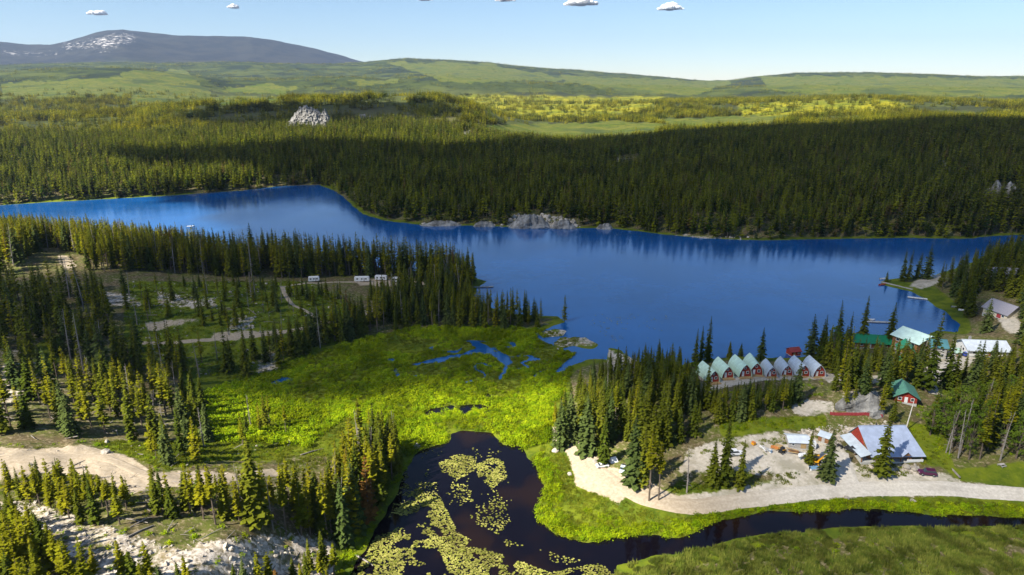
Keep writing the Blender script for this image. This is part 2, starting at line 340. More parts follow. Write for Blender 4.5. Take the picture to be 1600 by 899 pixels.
class MB:
    def __init__(s): s.V = []; s.F = []
    def add(s, V, F):
        o = len(s.V); s.V += [tuple(map(float, v)) for v in V]; s.F += [tuple(i+o for i in f) for f in F]; return s
    def box(s, x0, x1, y0, y1, z0, z1):
        return s.add([(x,y,z) for z in (z0,z1) for y in (y0,y1) for x in (x0,x1)], [(0,2,3,1),(4,5,7,6),(0,1,5,4),(2,6,7,3),(0,4,6,2),(1,3,7,5)])
    def prism(s, P, a, b, ax='y'):                        # polygon P extruded from a to b along ax
        f = {'y': lambda p,q: (p[0],q,p[1]), 'x': lambda p,q: (q,p[0],p[1]), 'z': lambda p,q: (p[0],p[1],q)}[ax]
        n = len(P); return s.add([f(p,a) for p in P]+[f(p,b) for p in P], [tuple(range(n))[::-1], tuple(range(n,2*n))]+[(i,(i+1)%n,n+(i+1)%n,n+i) for i in range(n)])
    def slab(s, Q, t):                                    # planar polygon Q of 3-D points, thickened downwards by t
        n = len(Q); return s.add(list(Q)+[(q[0],q[1],q[2]-t) for q in Q], [tuple(range(n)), tuple(range(n,2*n))[::-1]]+[(i,n+i,n+(i+1)%n,(i+1)%n) for i in range(n)])
    def tube(s, P, r, n=6):
        P = [Vector(p) for p in P]; r = r if hasattr(r, '__len__') else [r]*len(P); V = []; F = []
        for i, p in enumerate(P):
            d = (P[min(i+1,len(P)-1)]-P[max(i-1,0)]).normalized(); u = d.orthogonal().normalized(); v = d.cross(u)
            V += [p+(u*math.cos(2*math.pi*k/n)+v*math.sin(2*math.pi*k/n))*r[i] for k in range(n)]
        for i in range(len(P)-1):
            F += [(i*n+k, i*n+(k+1)%n, (i+1)*n+(k+1)%n, (i+1)*n+k) for k in range(n)]
        F += [tuple(range(n))[::-1], tuple(range((len(P)-1)*n, len(P)*n))]
        return s.add(V, F)
    def build(s, name, mat, parent=None, loc=None, rot=None, smooth=False, bevel=0):
        me = newmesh(name, s.V, s.F, [mat] if mat else [], smooth)
        o = link(name, me, parent, loc, rot)
        if bevel: md = o.modifiers.new('bevel', 'BEVEL'); md.width = bevel; md.segments = 2; md.limit_method = 'ANGLE'
        return o

# ------------------------------------------------------------------ what covers the ground (photo pixels)
DIRT = [[(0,698),(60,702),(130,695),(200,712),(240,738),(330,735),(372,742),(345,765),(250,762),(195,775),(150,742),(60,742),(0,752),(-80,760),(-80,700)],
 [(1068,706),(1130,684),(1230,672),(1312,688),(1330,722),(1365,738),(1480,738),(1500,752),(1620,766),(1620,782),(1480,776),(1340,777),(1200,787),(1130,793),(1060,803),(1000,785),(950,768),(905,735),(884,700),(893,686),(910,692),(940,722),(1000,745),(1055,772),(1130,766),(1232,745),(1150,738),(1062,740)],
 [(1238,632),(1262,622),(1300,628),(1305,645),(1260,652),(1236,648)], [(1438,578),(1470,556),(1515,553),(1532,562),(1492,586),(1462,600),(1446,612)], [(1555,492),(1590,480),(1600,520),(1575,522)],
 [(330,520),(430,514),(450,522),(330,534)],
 [(560,436),(640,436),(690,446),(640,448),(560,445)], [(1098,600),(1130,588),(1290,582),(1302,592),(1180,596),(1110,614)], [(1418,447),(1440,432),(1476,428),(1472,440),(1440,452)],
 [(225,505),(262,499),(335,499),(290,507),(230,520)], [(88,398),(112,400),(125,418),(100,422)], [(740,478),(768,482),(760,492),(735,490)],
 [(880,690),(905,685),(915,735),(985,765),(970,790),(900,760)], [(1290,585),(1400,588),(1400,600),(1290,598)]]
ROCK = [[(-60,775),(60,785),(180,825),(270,850),(380,835),(525,830),(525,905),(380,960),(200,960),(120,875),(-60,845)], [(155,455),(215,458),(225,480),(160,480)], [(365,488),(402,490),(398,515),(350,518)],
 [(0,540),(55,555),(60,610),(0,640)], [(240,455),(340,465),(340,485),(250,480)], [(1215,692),(1262,668),(1385,660),(1372,682),(1312,692),(1232,692)], [(1313,612),(1378,606),(1382,642),(1310,642)],
 [(1330,732),(1372,718),(1440,724),(1440,742),(1370,744)], [(845,520),(890,512),(935,540),(870,546)], [(945,545),(1005,560),(1010,580),(950,580)], [(400,560),(430,540),(440,580),(400,590)], [(860,665),(885,672),(880,700),(862,700)],
 [(795,346),(900,348),(910,356),(785,356)], [(660,349),(720,348),(720,355),(660,354)], [(1020,362),(1180,372),(1100,376)]]
GRASS = [[(828,720),(855,690),(880,690),(905,735),(960,770),(1060,803),(1130,793),(1200,787),(1340,777),(1480,776),(1640,784),(1640,816),(1400,800),(1130,820),(1060,842),(920,850),(860,838),(836,800)],
 [(1478,735),(1640,718),(1640,770),(1505,754)], [(1035,770),(1060,752),(1150,762),(1230,745),(1140,790),(1070,796)], [(1120,655),(1290,650),(1290,672),(1230,672),(1130,684)], [(190,440),(480,440),(600,500),(430,560),(380,600),(200,560)],
 [(20,560),(90,520),(110,560),(40,590)], [(1380,440),(1450,440),(1490,470),(1520,505),(1490,500),(1440,460)], [(1420,655),(1480,680),(1490,735),(1440,725),(1420,690)], [(1470,585),(1510,575),(1500,610),(1470,620)], [(540,870),(640,740),(700,690),(660,690),(560,720),(480,850)], [(140,690),(460,690),(440,720),(330,720),(260,735)],
 [(400,300),(520,285),(525,300),(440,296),(250,310),(0,325),(0,316),(250,303)], [(280,560),(640,515),(900,520),(880,700),(640,725),(300,700)]]
CLEAR = [[(740,196),(980,190),(1060,196),(1020,212),(860,218),(760,214)], [(1000,186),(1180,182),(1260,178),(1180,196),(1080,200)], [(700,150),(1040,152),(1000,176),(860,186),(760,170)], [(1150,165),(1350,150),(1430,165),(1300,180),(1160,182)],
 [(190,112),(290,110),(330,150),(200,155)], [(340,140),(420,130),(470,140),(440,150)], [(545,125),(625,122),(620,130),(560,134)], [(600,96),(760,100),(900,125),(700,130)], [(1000,122),(1150,128),(1080,150),(960,140)], [(1180,118),(1640,122),(1640,150),(1300,150),(1200,140)], [(0,130),(200,120),(200,150),(0,155)], [(880,118),(1010,124),(980,140),(880,130)], [(200,148),(440,152),(430,160),(200,165)]]
BARE = [[(95,64),(150,52),(205,46),(225,56),(215,72),(160,85),(95,84)], [(0,74),(95,78),(95,92),(0,90)]]
def cover(px, py, polys, jit=5):
    jx = px + jit*fbm(px/14, py/9, 51, 3); jy = py + jit*.6*fbm(px/14, py/9, 57, 3)
    r = np.zeros(px.shape, bool)
    for P in polys: r |= inpoly(jx, jy, P)
    return r

# ------------------------------------------------------------------ the ground: one sheet from under the camera to the horizon
def build_ground():
    ds = np.concatenate((np.linspace(2, 100, 16)[:-1], np.geomspace(100, 950, 400)[:-1], np.geomspace(950, 19000, 250)))
    az = np.concatenate((np.linspace(-180, -50, 30)[:-1], np.linspace(-50, -40, 16)[:-1], np.linspace(-40, 40, 600), np.linspace(40, 50, 16)[1:], np.linspace(50, 180, 30)[1:-1]))
    D, A = np.meshgrid(ds, np.radians(az), indexing='ij'); X = D*np.sin(A); Y = D*np.cos(A)
    sd = water_sd(X.ravel(), Y.ravel()).reshape(X.shape); Zz = zfun(X, Y, sd)
    nr, nc = X.shape; V = np.stack((X, Y, Zz), -1).reshape(-1, 3)
    i = np.arange(nr-1)[:,None]*nc; j = np.arange(nc)[None,:]; j2 = (j+1) % nc
    Q = np.stack((i+j, i+nc+j, i+nc+j2, i+j2), -1).reshape(-1, 4)[:, ::-1]
    me = bpy.data.meshes.new('ground'); me.vertices.add(len(V)); me.vertices.foreach_set('co', V.ravel())
    me.loops.add(Q.size); me.loops.foreach_set('vertex_index', Q.ravel().astype(np.int32)); me.polygons.add(len(Q))
    me.polygons.foreach_set('loop_start', np.arange(0, Q.size, 4, dtype=np.int32)); me.update(calc_edges=True)
    me.polygons.foreach_set('use_smooth', np.ones(len(Q), bool)); me.materials.append(m_ground)
    x, y, z, s = V[:,0], V[:,1], V[:,2], sd.ravel(); px, py = project(x, y, z); py = np.where(y < 5, 5000, py); d = np.hypot(x, y)
    ma = np.zeros((len(V), 4), np.float32); ma[:,3] = 1; mb = ma.copy()
    near = d < 4000
    ma[:,0] = cover(px, py, DIRT)*near*.8; ma[:,1] = (cover(px, py, GRASS) | ((s < 5) & (d < 700)))*near; ma[:,2] = cover(px, py, ROCK)*near*.55
    ma[:,0] = np.maximum(ma[:,0], ((s > 0) & (s < 2.2) & (d > 450) & (d < 1000))*.6)
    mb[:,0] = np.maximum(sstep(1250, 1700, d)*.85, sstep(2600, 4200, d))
    mb[:,1] = cover(px, py, CLEAR, 8)*(d > 1250)*.9; ma[:,3] = cover(px, py, CLEAR[2:4], 8)*(d > 1250)*(d < 4300)*.9
    mb[:,3] = sstep(9300, 11500, d)
    for P in BARE: mb[:,2] = np.maximum(mb[:,2], sstep(-8, 14, -sdist(px, py*1.0, P)+6*fbm(px/20, py/14, 99, 3))*(d > 9000)*.62)
    g2 = ma.reshape(nr, nc, 4)
    for _ in range(2):
        g2[1:-1] = (g2[:-2]+2*g2[1:-1]+g2[2:])/4; g2[:,1:-1] = (g2[:,:-2]+2*g2[:,1:-1]+g2[:,2:])/4
    ma = g2.reshape(-1, 4)
    for nm, arr in (('ma', ma), ('mb', mb)):
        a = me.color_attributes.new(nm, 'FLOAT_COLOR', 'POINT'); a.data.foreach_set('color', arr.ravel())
    return tag(link('ground', me), kind='structure')
build_ground()

def water_sheet(name, P, mat):
    me = newmesh(name, [(p[0], p[1], 0) for p in P], [tuple(range(len(P)))], [mat]); return tag(link(name, me), kind='structure')
split = at([-900, 2500], [612, 612])                       # the lake sheet ends in the marsh, where the creek sheet begins
yS = float(split[0,1])
water_sheet('lake', [(-1500, yS), (1500, yS), (1500, 1100), (-1500, 1100)], m_lake)
water_sheet('creek', [(-120, 60), (420, 60), (420, yS), (-120, yS)], m_creek)

def ribbon(name, pxs, width, mat, lift=.10, cross=8):
    P = np.array([G(*p)[:2] for p in pxs]); seg = np.hypot(*np.diff(P, axis=0).T); s = np.concatenate(([0], np.cumsum(seg)))
    n = max(int(s[-1]/1.5), 4); q = np.linspace(0, s[-1], n)
    xs = np.interp(q, s, P[:,0]); ys = np.interp(q, s, P[:,1])
    k = np.ones(9)/9
    xs = np.convolve(np.pad(xs, 4, 'edge'), k, 'valid'); ys = np.convolve(np.pad(ys, 4, 'edge'), k, 'valid')
    tx, ty = np.gradient(xs), np.gradient(ys); L = np.hypot(tx, ty)+1e-6; nx, ny = -ty/L, tx/L
    u = np.linspace(-1, 1, cross); wv = width/2*(1+.18*fbm(q/7, q*0, 71, 3))
    X = xs[:,None]+nx[:,None]*wv[:,None]*u; Y = ys[:,None]+ny[:,None]*wv[:,None]*u
    Zz = zfun(X, Y); Zz = Zz + lift; Zz[:,0] -= lift+.12; Zz[:,-1] -= lift+.12
    V = np.stack((X, Y, Zz), -1).reshape(-1, 3); F = [(i*cross+j, (i+1)*cross+j, (i+1)*cross+j+1, i*cross+j+1) for i in range(n-1) for j in range(cross-1)]
    me = newmesh(name, V, F, [mat], True); a = me.attributes.new('across', 'FLOAT', 'POINT'); a.data.foreach_set('value', np.tile(u, n).astype(np.float32))
    ROADS.append((np.stack((xs, ys), -1), width)); return tag(link(name, me), kind='structure')
ROADS = []
ribbon('gravel_road', [(2300,835),(1950,806),(1780,790),(1640,778),(1580,771),(1500,765),(1400,763),(1320,765),(1250,772),(1190,779),(1130,787),(1070,795),(1020,784),(975,765),(935,742),(908,715),(893,696)], 6.5, m_gravel, .14)
ribbon('gravel_driveway', [(1335,768),(1322,745),(1314,722),(1308,700)], 7, m_gravel, .11)
ribbon('gravel_lane', [(1466,620),(1450,600),(1458,584),(1480,572),(1510,560)], 5, m_gravel, .12)
ribbon('dirt_track', [(-60,726),(0,722),(60,714),(130,710),(185,720),(215,740),(262,750),(340,748),(400,742),(440,735)], 4.2, m_sand, .12)
ribbon('gravel_road', [(215,536),(300,533),(400,526),(450,518),(500,508),(545,500),(575,490),(592,478)], 3.2, m_gravel, .14)
ribbon('gravel_track', [(440,446),(446,462),(455,476),(480,487),(496,497),(508,507)], 2.8, m_gravel, .12)
ribbon('gravel_track', [(436,450),(470,443),(520,441),(580,441),(650,442),(690,450)], 3.0, m_gravel, .13)
def near_road(x, y, pad=1.0):
    r = np.zeros(x.shape, bool)
    for P, wd in ROADS:
        for p in P[::3]: r |= (x-p[0])**2+(y-p[1])**2 < (wd/2+pad)**2
    return r

# ------------------------------------------------------------------ tree shapes (built 20 m tall, then scaled)
def kite(V, F, p, u, wv, l, hw, rnd):
    u = u.normalized(); wv = (wv - u*wv.dot(u)).normalized(); nrm = u.cross(wv)
    wv = (wv + nrm*rnd.uniform(-.55, .55)).normalized()
    o = len(V); V += [p-u*l*.35, p+wv*hw*rnd.uniform(.7,1.2)+u*l*.1, p+u*l*.65, p-wv*hw*rnd.uniform(.7,1.2)+u*l*.1]; F.append((o,o+1,o+2,o+3))
def conifer(seed, base=.06, rmax=2.4, power=.85, whorls=28, nb=8, seg=3, droop=.35, ragged=.35, top=20.0, lift=0.0, fill=.40):
    r = random.Random(seed); V = []; F = []
    for i in range(whorls):
        t = base + (1-base)*(max(0, i+r.uniform(-.3,.3))/whorls)**.92; t = min(max(t, base), .985); z = t*top
        e = (1-t)/(1-base); L = rmax*e**power*min(1, .55+3.2*(t-base)+.25) + .12
        L *= r.uniform(1-ragged*.5, 1+ragged*.25); a0 = r.uniform(0, 6.28)
        n = max(4, int(nb*(.55+.45*e)))
        for k in range(n):
            if r.random() < ragged*.22: continue
            a = a0+k*6.283/n+r.uniform(-.3,.3); l = L*r.uniform(1-ragged, 1.08)
            dr = droop*r.uniform(.6,1.3)*(.4+.6*e)-lift*(1-e)
            u = Vector((math.cos(a), math.sin(a), -dr)); wv = Vector((-math.sin(a), math.cos(a), 0))
            for sgm in range(seg):
                q = (sgm+.55)/seg; p = Vector((0,0,z))+u*l*q+Vector((0,0,r.uniform(-.12,.12)))
                kite(V, F, p, u+Vector((r.uniform(-.25,.25),r.uniform(-.25,.25),r.uniform(-.3,.1))), wv, l/seg*1.7+.12, (fill*l*(1-.45*q)+.12), r)
    for k in range(4):
        a = k*1.6; kite(V, F, Vector((0,0,top*.985)), Vector((math.cos(a)*.25, math.sin(a)*.25, 1)), Vector((-math.sin(a),math.cos(a),0)), .9, .14, r)
    return V, F
def trunk_geo(h=19.2, r0=.26, n=6, branches=0, seed=0, stub=(.05,.5), blen=1.2, lean=0):
    rd = random.Random(seed); m = MB(); pts = [(lean*(q**2)*2+rd.uniform(-.06,.06)*q, rd.uniform(-.06,.06)*q, q*h-(.6 if q == 0 else 0)) for q in (0,.2,.45,.7,1)]
    m.tube(pts, [r0*1.2, r0, r0*.72, r0*.45, .04], n)
    for b in range(branches):
        q = rd.uniform(*stub); a = rd.uniform(0, 6.28); l = blen*rd.uniform(.5,1.2)*(1.1-q); z = q*h
        m.tube([(0,0,z), (math.cos(a)*l*.6, math.sin(a)*l*.6, z-.12*l), (math.cos(a)*l, math.sin(a)*l, z-.4*l)], [.05,.035,.012], 3)
    return m.V, m.F
def leafy(seed, top=14.0, rad=3.2, clumps=34, per=26, base=.3):
    r = random.Random(seed); V = []; F = []; cs = []
    for c in range(clumps):
        q = r.uniform(base, 1); rr = rad*math.sin(math.pi*min(1, (q-base)/(1-base)*.86+.12))**.7*r.uniform(.35,1); a = r.uniform(0,6.28)
        ctr = Vector((math.cos(a)*rr, math.sin(a)*rr, q*top)); cs.append(ctr); cr = r.uniform(.6,1.15)
        for k in range(per):
            d = Vector((r.gauss(0,1), r.gauss(0,1), r.gauss(0,.75))).normalized()
            p = ctr+d*cr*r.uniform(.55,1); u = Vector((r.gauss(0,1), r.gauss(0,1), r.gauss(0,.6)))
            kite(V, F, p, u, d.orthogonal(), r.uniform(.3,.5), r.uniform(.16,.26), r)
    return V, F, cs
def proto(name, V, F, mat): return newmesh(name, V, F, [mat])
SPR = []; PIN = []; DEAD = []; LEAF = []
for k in range(7):
    V, F = conifer(100+k, base=.05+.02*(k%3), rmax=[2.5,2.9,2.2,3.1,2.4,2.0,2.7][k], whorls=30+2*(k%3), nb=8, droop=.42, ragged=.30+.05*(k%3), power=.8)
    SPR.append((proto('trunk', *trunk_geo(19.3, .27, 6, 5, k, (.02,.12), 1.6), m_bark), proto('crown', V, F, m_blue if k == 3 else m_spruce)))
for k in range(7):
    V, F = conifer(200+k, base=[.16,.3,.42,.22,.5,.1,.34][k], rmax=[1.9,1.7,1.6,2.0,1.5,2.2,1.6][k], whorls=22-k%3, nb=7, droop=.12, ragged=.5, power=.62, lift=.5, fill=.46)
    PIN.append((proto('trunk', *trunk_geo(19.2, .2, 6, 16, 50+k, (.12,.5), 1.5), m_bark), proto('crown', V, F, m_pine)))
for k in range(5):
    V, F = trunk_geo(18, .2, 6, 60, 80+k, (.12,.97), 1.7, lean=random.Random(k).uniform(-.5,.5)); m = MB()
    TV, TF = trunk_geo(18, .2, 6, 0, 80+k, lean=random.Random(k).uniform(-.5,.5)); nb = len(TV)
    m.V = V; m.F = [f for f in F if min(f) >= nb]
    used = sorted({i for f in m.F for i in f}); mp = {a: b for b, a in enumerate(used)}
    DEAD.append((proto('trunk', TV, TF, m_dead), proto('bare_branches', [V[i] for i in used], [tuple(mp[i] for i in f) for f in m.F], m_dead)))
for k in range(3):
    V, F, cs = leafy(300+k, 20, [4.2,5.0,3.6][k], 60, 30, .22); m = MB().tube([(0,0,-.6),(.1,0,6),(.2,.1,12),(.1,0,18)], [.32,.24,.16,.04], 6)
    for c in cs[:22]: m.tube([(.1,0,c.z*.55), ((c*.5).x, (c*.5).y, c.z*.8), tuple(c)], [.09,.06,.02], 4)
    LEAF.append((proto('trunk', m.V, m.F, m_bark), proto('crown', V, F, m_leaf)))
def joined(name, pair, mats):
    V = []; F = []; mi = []
    for k, me in enumerate(pair):
        o = len(V); V += [v.co[:] for v in me.vertices]; F += [tuple(i+o for i in p.vertices) for p in me.polygons]; mi += [k]*len(me.polygons)
    j = newmesh(name, V, F, mats); j.polygons.foreach_set('material_index', mi); return j
def lowtree(seed, mat_only=False, kind=0, scale=1.0, off=(0,0), V=None, F=None):
    r = random.Random(seed); v, f = conifer(seed, base=.1 if kind == 0 else .3, rmax=2.6 if kind == 0 else 2.1, whorls=13, nb=6, seg=1, droop=.3, ragged=.4, power=.75 if kind == 0 else .6, fill=.6)
    return v, f
def clump(seed, n=12, size=19, whorls=8):
    r = random.Random(seed); V = []; F = []
    for k in range(n):
        v, f = conifer(seed*50+k, base=.12, rmax=r.uniform(2.0,3.0), whorls=whorls, nb=5, seg=1, droop=.3, ragged=.4, power=.7, fill=.75)
        s = r.uniform(.55,1.1); ox, oy = r.uniform(-size/2,size/2), r.uniform(-size/2,size/2); o = len(V)
        V += [(p.x*s+ox, p.y*s+oy, p.z*s-.6) for p in v]; F += [tuple(i+o for i in q) for q in f]
    return V, F
def pcol(name, meshes):
    c = bpy.data.collections.new(name)
    for k, me in enumerate(meshes): c.objects.link(bpy.data.objects.new('%s_shape_%s' % (name, 'abcdefghijklmnopqrstuvw'[k]), me))
    return c, len(meshes)
def low_joined(k, kind):
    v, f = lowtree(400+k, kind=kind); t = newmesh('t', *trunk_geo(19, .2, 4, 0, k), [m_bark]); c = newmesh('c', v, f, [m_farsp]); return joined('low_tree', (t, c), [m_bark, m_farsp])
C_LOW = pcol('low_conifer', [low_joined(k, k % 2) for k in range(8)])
C_SPR = pcol('spruce', [joined('spruce', p, [m_bark, p[1].materials[0]]) for p in SPR]); C_PIN = pcol('pine', [joined('pine', p, [m_bark, m_pine]) for p in PIN])
C_DEAD = pcol('snag', [joined('snag', p, [m_dead, m_dead]) for p in DEAD])
C_LEAF = pcol('broadleaf', [joined('broadleaf', p, [m_bark, m_leaf]) for p in LEAF])
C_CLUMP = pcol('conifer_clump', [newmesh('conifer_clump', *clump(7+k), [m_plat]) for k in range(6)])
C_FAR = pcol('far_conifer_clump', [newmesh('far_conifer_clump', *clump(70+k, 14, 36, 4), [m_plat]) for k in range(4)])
def bush(seed, n=120, h=1.0, rad=1.35, leaf=.26):
    r = random.Random(seed); V = []; F = []
    for k in range(n):
        a = r.uniform(0,6.28); q = r.random()**.6; e = r.uniform(.1,1.45)
        d = Vector((math.cos(a)*math.cos(e), math.sin(a)*math.cos(e), math.sin(e))); p = Vector((d.x*rad*q, d.y*rad*q, max(.05, d.z*h*q)))
        kite(V, F, p, Vector((r.gauss(0,1), r.gauss(0,1), r.gauss(.3,.6))), d.orthogonal(), leaf*r.uniform(.7,1.4), leaf*.5, r)
    return V, F
def tuft(seed, n=34, h=1.1, rad=.7):
    r = random.Random(seed); V = []; F = []
    for k in range(n):
        a = r.uniform(0,6.28); q = r.random()**.5*rad; p = Vector((math.cos(a)*q, math.sin(a)*q, 0)); b = r.uniform(0,6.28); wv = Vector((math.cos(b), math.sin(b), 0))*.09
        tip = p+Vector((r.gauss(0,.2), r.gauss(0,.2), h*r.uniform(.5,1.1))); o = len(V); V += [p-wv, p+wv, tip]; F.append((o,o+1,o+2))
    return V, F
def pad(seed):
    r = random.Random(seed); V = [(0,0,.03)]; F = []; n = 9
    for k in range(n+1): a = .25+k/n*5.8; q = .42*r.uniform(.85,1.1); V.append((math.cos(a)*q, math.sin(a)*q, r.uniform(.02,.16)))
    return V, [(0,k,k+1) for k in range(1,n+1)]
def stone(seed, flat=.65):
    import bmesh
    bm = bmesh.new(); bmesh.ops.create_icosphere(bm, subdivisions=2, radius=1); r = random.Random(seed)
    pl = [(Vector((r.gauss(0,1), r.gauss(0,1), r.gauss(0,1))).normalized(), r.uniform(.55,.85)) for _ in range(9)]
    for v in bm.verts:
        for n, d in pl:
            e = v.co.dot(n)-d
            if e > 0: v.co -= n*e
        v.co.z *= flat
    V = [v.co.copy() for v in bm.verts]; F = [tuple(v.index for v in f.verts) for f in bm.faces]; bm.free(); return V, F
C_BUSH = pcol('willow_bush', [newmesh('bush', *bush(500+k), [m_bush]) for k in range(5)])
C_TUFT = pcol('sedge_tuft', [newmesh('tuft', *tuft(520+k), [m_sedge]) for k in range(4)])
C_GRASS = pcol('grass_tuft', [newmesh('grass', *tuft(540+k, 30, .5, .8), [m_grassb]) for k in range(4)])
C_PAD = pcol('lily_pad', [newmesh('pad', *pad(560+k), [m_lily]) for k in range(4)])
C_STONE = pcol('stone', [newmesh('stone', *stone(580+k), [m_rock]) for k in range(5)])
lg = MB().tube([(-3,0,.1),(0,.05,.14),(3,-.05,.1)], [.13,.11,.06], 5); lg2 = MB().tube([(-2,0,.1),(0,.2,.3),(2,.1,.1)], [.08,.07,.03], 5)
C_LOG = pcol('deadfall', [newmesh('deadfall', lg.V, lg.F, [m_dead]), newmesh('deadfall', lg2.V, lg2.F, [m_dead])])

def scatter(name, label, cat, coll, pts, rot, scl, vid, kind='stuff'):
    c, nv = coll; n = len(pts); me = bpy.data.meshes.new(name); me.vertices.add(n); me.vertices.foreach_set('co', np.asarray(pts, np.float32).ravel())
    s = np.asarray(scl, np.float32); s = np.repeat(s[:,None], 3, 1) if s.ndim == 1 else s
    me.attributes.new('rot', 'FLOAT_VECTOR', 'POINT').data.foreach_set('vector', np.stack((np.zeros(n), np.zeros(n), rot), -1).astype(np.float32).ravel() if np.ndim(rot) == 1 else np.asarray(rot, np.float32).ravel())
    me.attributes.new('scl', 'FLOAT_VECTOR', 'POINT').data.foreach_set('vector', s.ravel())
    me.attributes.new('vid', 'INT', 'POINT').data.foreach_set('value', (np.asarray(vid) % nv).astype(np.int32))
    o = link(name, me); tag(o, label, cat, kind=kind)
    g = bpy.data.node_groups.new(name, 'GeometryNodeTree'); g.interface.new_socket('Geometry', in_out='INPUT', socket_type='NodeSocketGeometry'); g.interface.new_socket('Geometry', in_out='OUTPUT', socket_type='NodeSocketGeometry')
    N = g.nodes; gi = N.new('NodeGroupInput'); go = N.new('NodeGroupOutput'); ip = N.new('GeometryNodeInstanceOnPoints'); ci = N.new('GeometryNodeCollectionInfo')
    ci.inputs['Collection'].default_value = c; ci.inputs['Separate Children'].default_value = True; ci.inputs['Reset Children'].default_value = True
    def na(nm, dt): a = N.new('GeometryNodeInputNamedAttribute'); a.data_type = dt; a.inputs['Name'].default_value = nm; return next(q for q in a.outputs if q.enabled and q.name == 'Attribute')
    g.links.new(gi.outputs[0], ip.inputs['Points']); g.links.new(ci.outputs[0], ip.inputs['Instance']); ip.inputs['Pick Instance'].default_value = True
    g.links.new(na('vid', 'INT'), ip.inputs['Instance Index']); g.links.new(na('scl', 'FLOAT_VECTOR'), ip.inputs['Scale'])
    er = N.new('FunctionNodeEulerToRotation'); g.links.new(na('rot', 'FLOAT_VECTOR'), er.inputs[0]); g.links.new(er.outputs[0], ip.inputs['Rotation'])
    g.links.new(ip.outputs[0], go.inputs[0]); md = o.modifiers.new('scatter', 'NODES'); md.node_group = g
    return o
def spread(poly, per_m2, zguess=5, mind=0, n_max=200000, seed=0, allow_water=False, margin=1.0, road=True):
    """random ground points whose base falls inside a photo polygon"""
    r = np.random.default_rng(seed); P = np.array(poly, float); W = np.concatenate([at(P[:,0], P[:,1], zg) for zg in (0, zguess, 30)])
    x0, y0 = W.min(0)-3; x1, y1 = W.max(0)+3
    n = min(int((x1-x0)*(y1-y0)*per_m2), n_max); x = r.uniform(x0, x1, n); y = r.uniform(y0, y1, n)
    sd = water_sd(x, y); k = np.ones(n, bool) if allow_water else sd > margin
    x, y, sd = x[k], y[k], sd[k]; z = zfun(x, y, sd); px, py = project(x, y, z); k = inpoly(px, py, poly)
    if road: k &= ~near_road(x, y)
    x, y, z = x[k], y[k], z[k]
    if mind:
        cell = {}; keep = []
        for i in range(len(x)):
            c = (int(x[i]//mind), int(y[i]//mind))
            if all((x[i]-x[j])**2+(y[i]-y[j])**2 > mind*mind for a in (-1,0,1) for b in (-1,0,1) for j in cell.get((c[0]+a, c[1]+b), ())): cell.setdefault(c, []).append(i); keep.append(i)
        x, y, z = x[keep], y[keep], z[keep]
    return np.stack((x, y, z), -1)

# ------------------------------------------------------------------ buildings
def metal_roof(name, c, rough=.45):
    t = NT(name); o = t.obj(); w_ = t.n('ShaderNodeTexWave', wave_type='BANDS', bands_direction='X'); t.l(o, w_.inputs[0]); w_.inputs['Scale'].default_value = .9
    n1 = t.noise(o, .5, 4); colr = t.mix(t.ramp(n1, .3, .75), mul(c, .85), mul(c, 1.1)); colr = t.mix(t.ramp(w_.outputs['Fac'], .9, .98, 0, .35), colr, mul(c, .55))
    return t.done(t.bsdf(colr, rough, 0, t.bump(w_.outputs['Fac'], .25, .03), .5))
m_mint = metal_roof('mint_metal', (.52,.72,.60)); m_greyroof = metal_roof('pale_blue_metal', (.50,.57,.64)); m_slate = metal_roof('slate_blue_metal', (.36,.42,.56))
m_green = metal_roof('bright_green_metal', (.02,.30,.13)); m_dgreen = metal_roof('dull_green_metal', (.10,.27,.20)); m_teal = metal_roof('teal_metal', (.08,.22,.25)); m_pale = metal_roof('pale_mint_metal', (.55,.74,.68))
m_shing = MAT('grey_shingle', (.26,.25,.29), .9, .15, 3); m_whiteroof = metal_roof('white_blue_metal', (.62,.68,.75)); m_redroof = metal_roof('red_metal', (.30,.05,.045))
m_red = MAT('red_stain', (.30,.035,.020), .75, .3, 2); m_log = MAT('log_wood', (.25,.12,.05), .8, .3, 2); m_cream = MAT('cream_siding', (.55,.50,.38), .8, .08, 2); m_white = MAT('white_paint', (.75,.75,.74), .6, .05, 2)
m_glass = MAT('window_glass', (.03,.04,.05), .08, .1, 1, spec=.6); m_conc = MAT('concrete', (.45,.45,.43), .9, .12, 2); m_wood = MAT('sawn_timber', (.42,.28,.13), .85, .25, 3); m_greyw = MAT('grey_boards', (.40,.38,.36), .9, .2, 3)
m_redfence = MAT('red_fence_paint', (.33,.045,.05), .8, .2, 2); m_stonew = MAT('stone_base', (.30,.28,.26), .9, .3, 3)
FOOT = []                                                  # footprints trees keep away from
def win(parent, side, u, z, ww, hh, L, W, fm=None, y0=0):
    """window on side f/b/l/r: frame part with a pane sub-part"""
    def m(a, b, t0, t1, z0, z1):
        if side == 'f': return (a, b, y0-t1, y0-t0, z0, z1)
        if side == 'b': return (a, b, W+t0, W+t1, z0, z1)
        if side == 'l': return (-L/2-t1, -L/2-t0, a, b, z0, z1)
        return (L/2+t0, L/2+t1, a, b, z0, z1)
    f = MB().box(*m(u-ww/2, u-ww/2+.12, 0, .09, z, z+hh)).box(*m(u+ww/2-.12, u+ww/2, 0, .09, z, z+hh)).box(*m(u-ww/2+.12, u+ww/2-.12, 0, .088, z, z+.12)).box(*m(u-ww/2+.12, u+ww/2-.12, 0, .088, z+hh-.12, z+hh)).build('window', fm or m_white, parent)
    MB().box(*m(u-ww/2+.12, u+ww/2-.12, 0.01, .04, z+.12, z+hh-.12)).build('pane', m_glass, f)
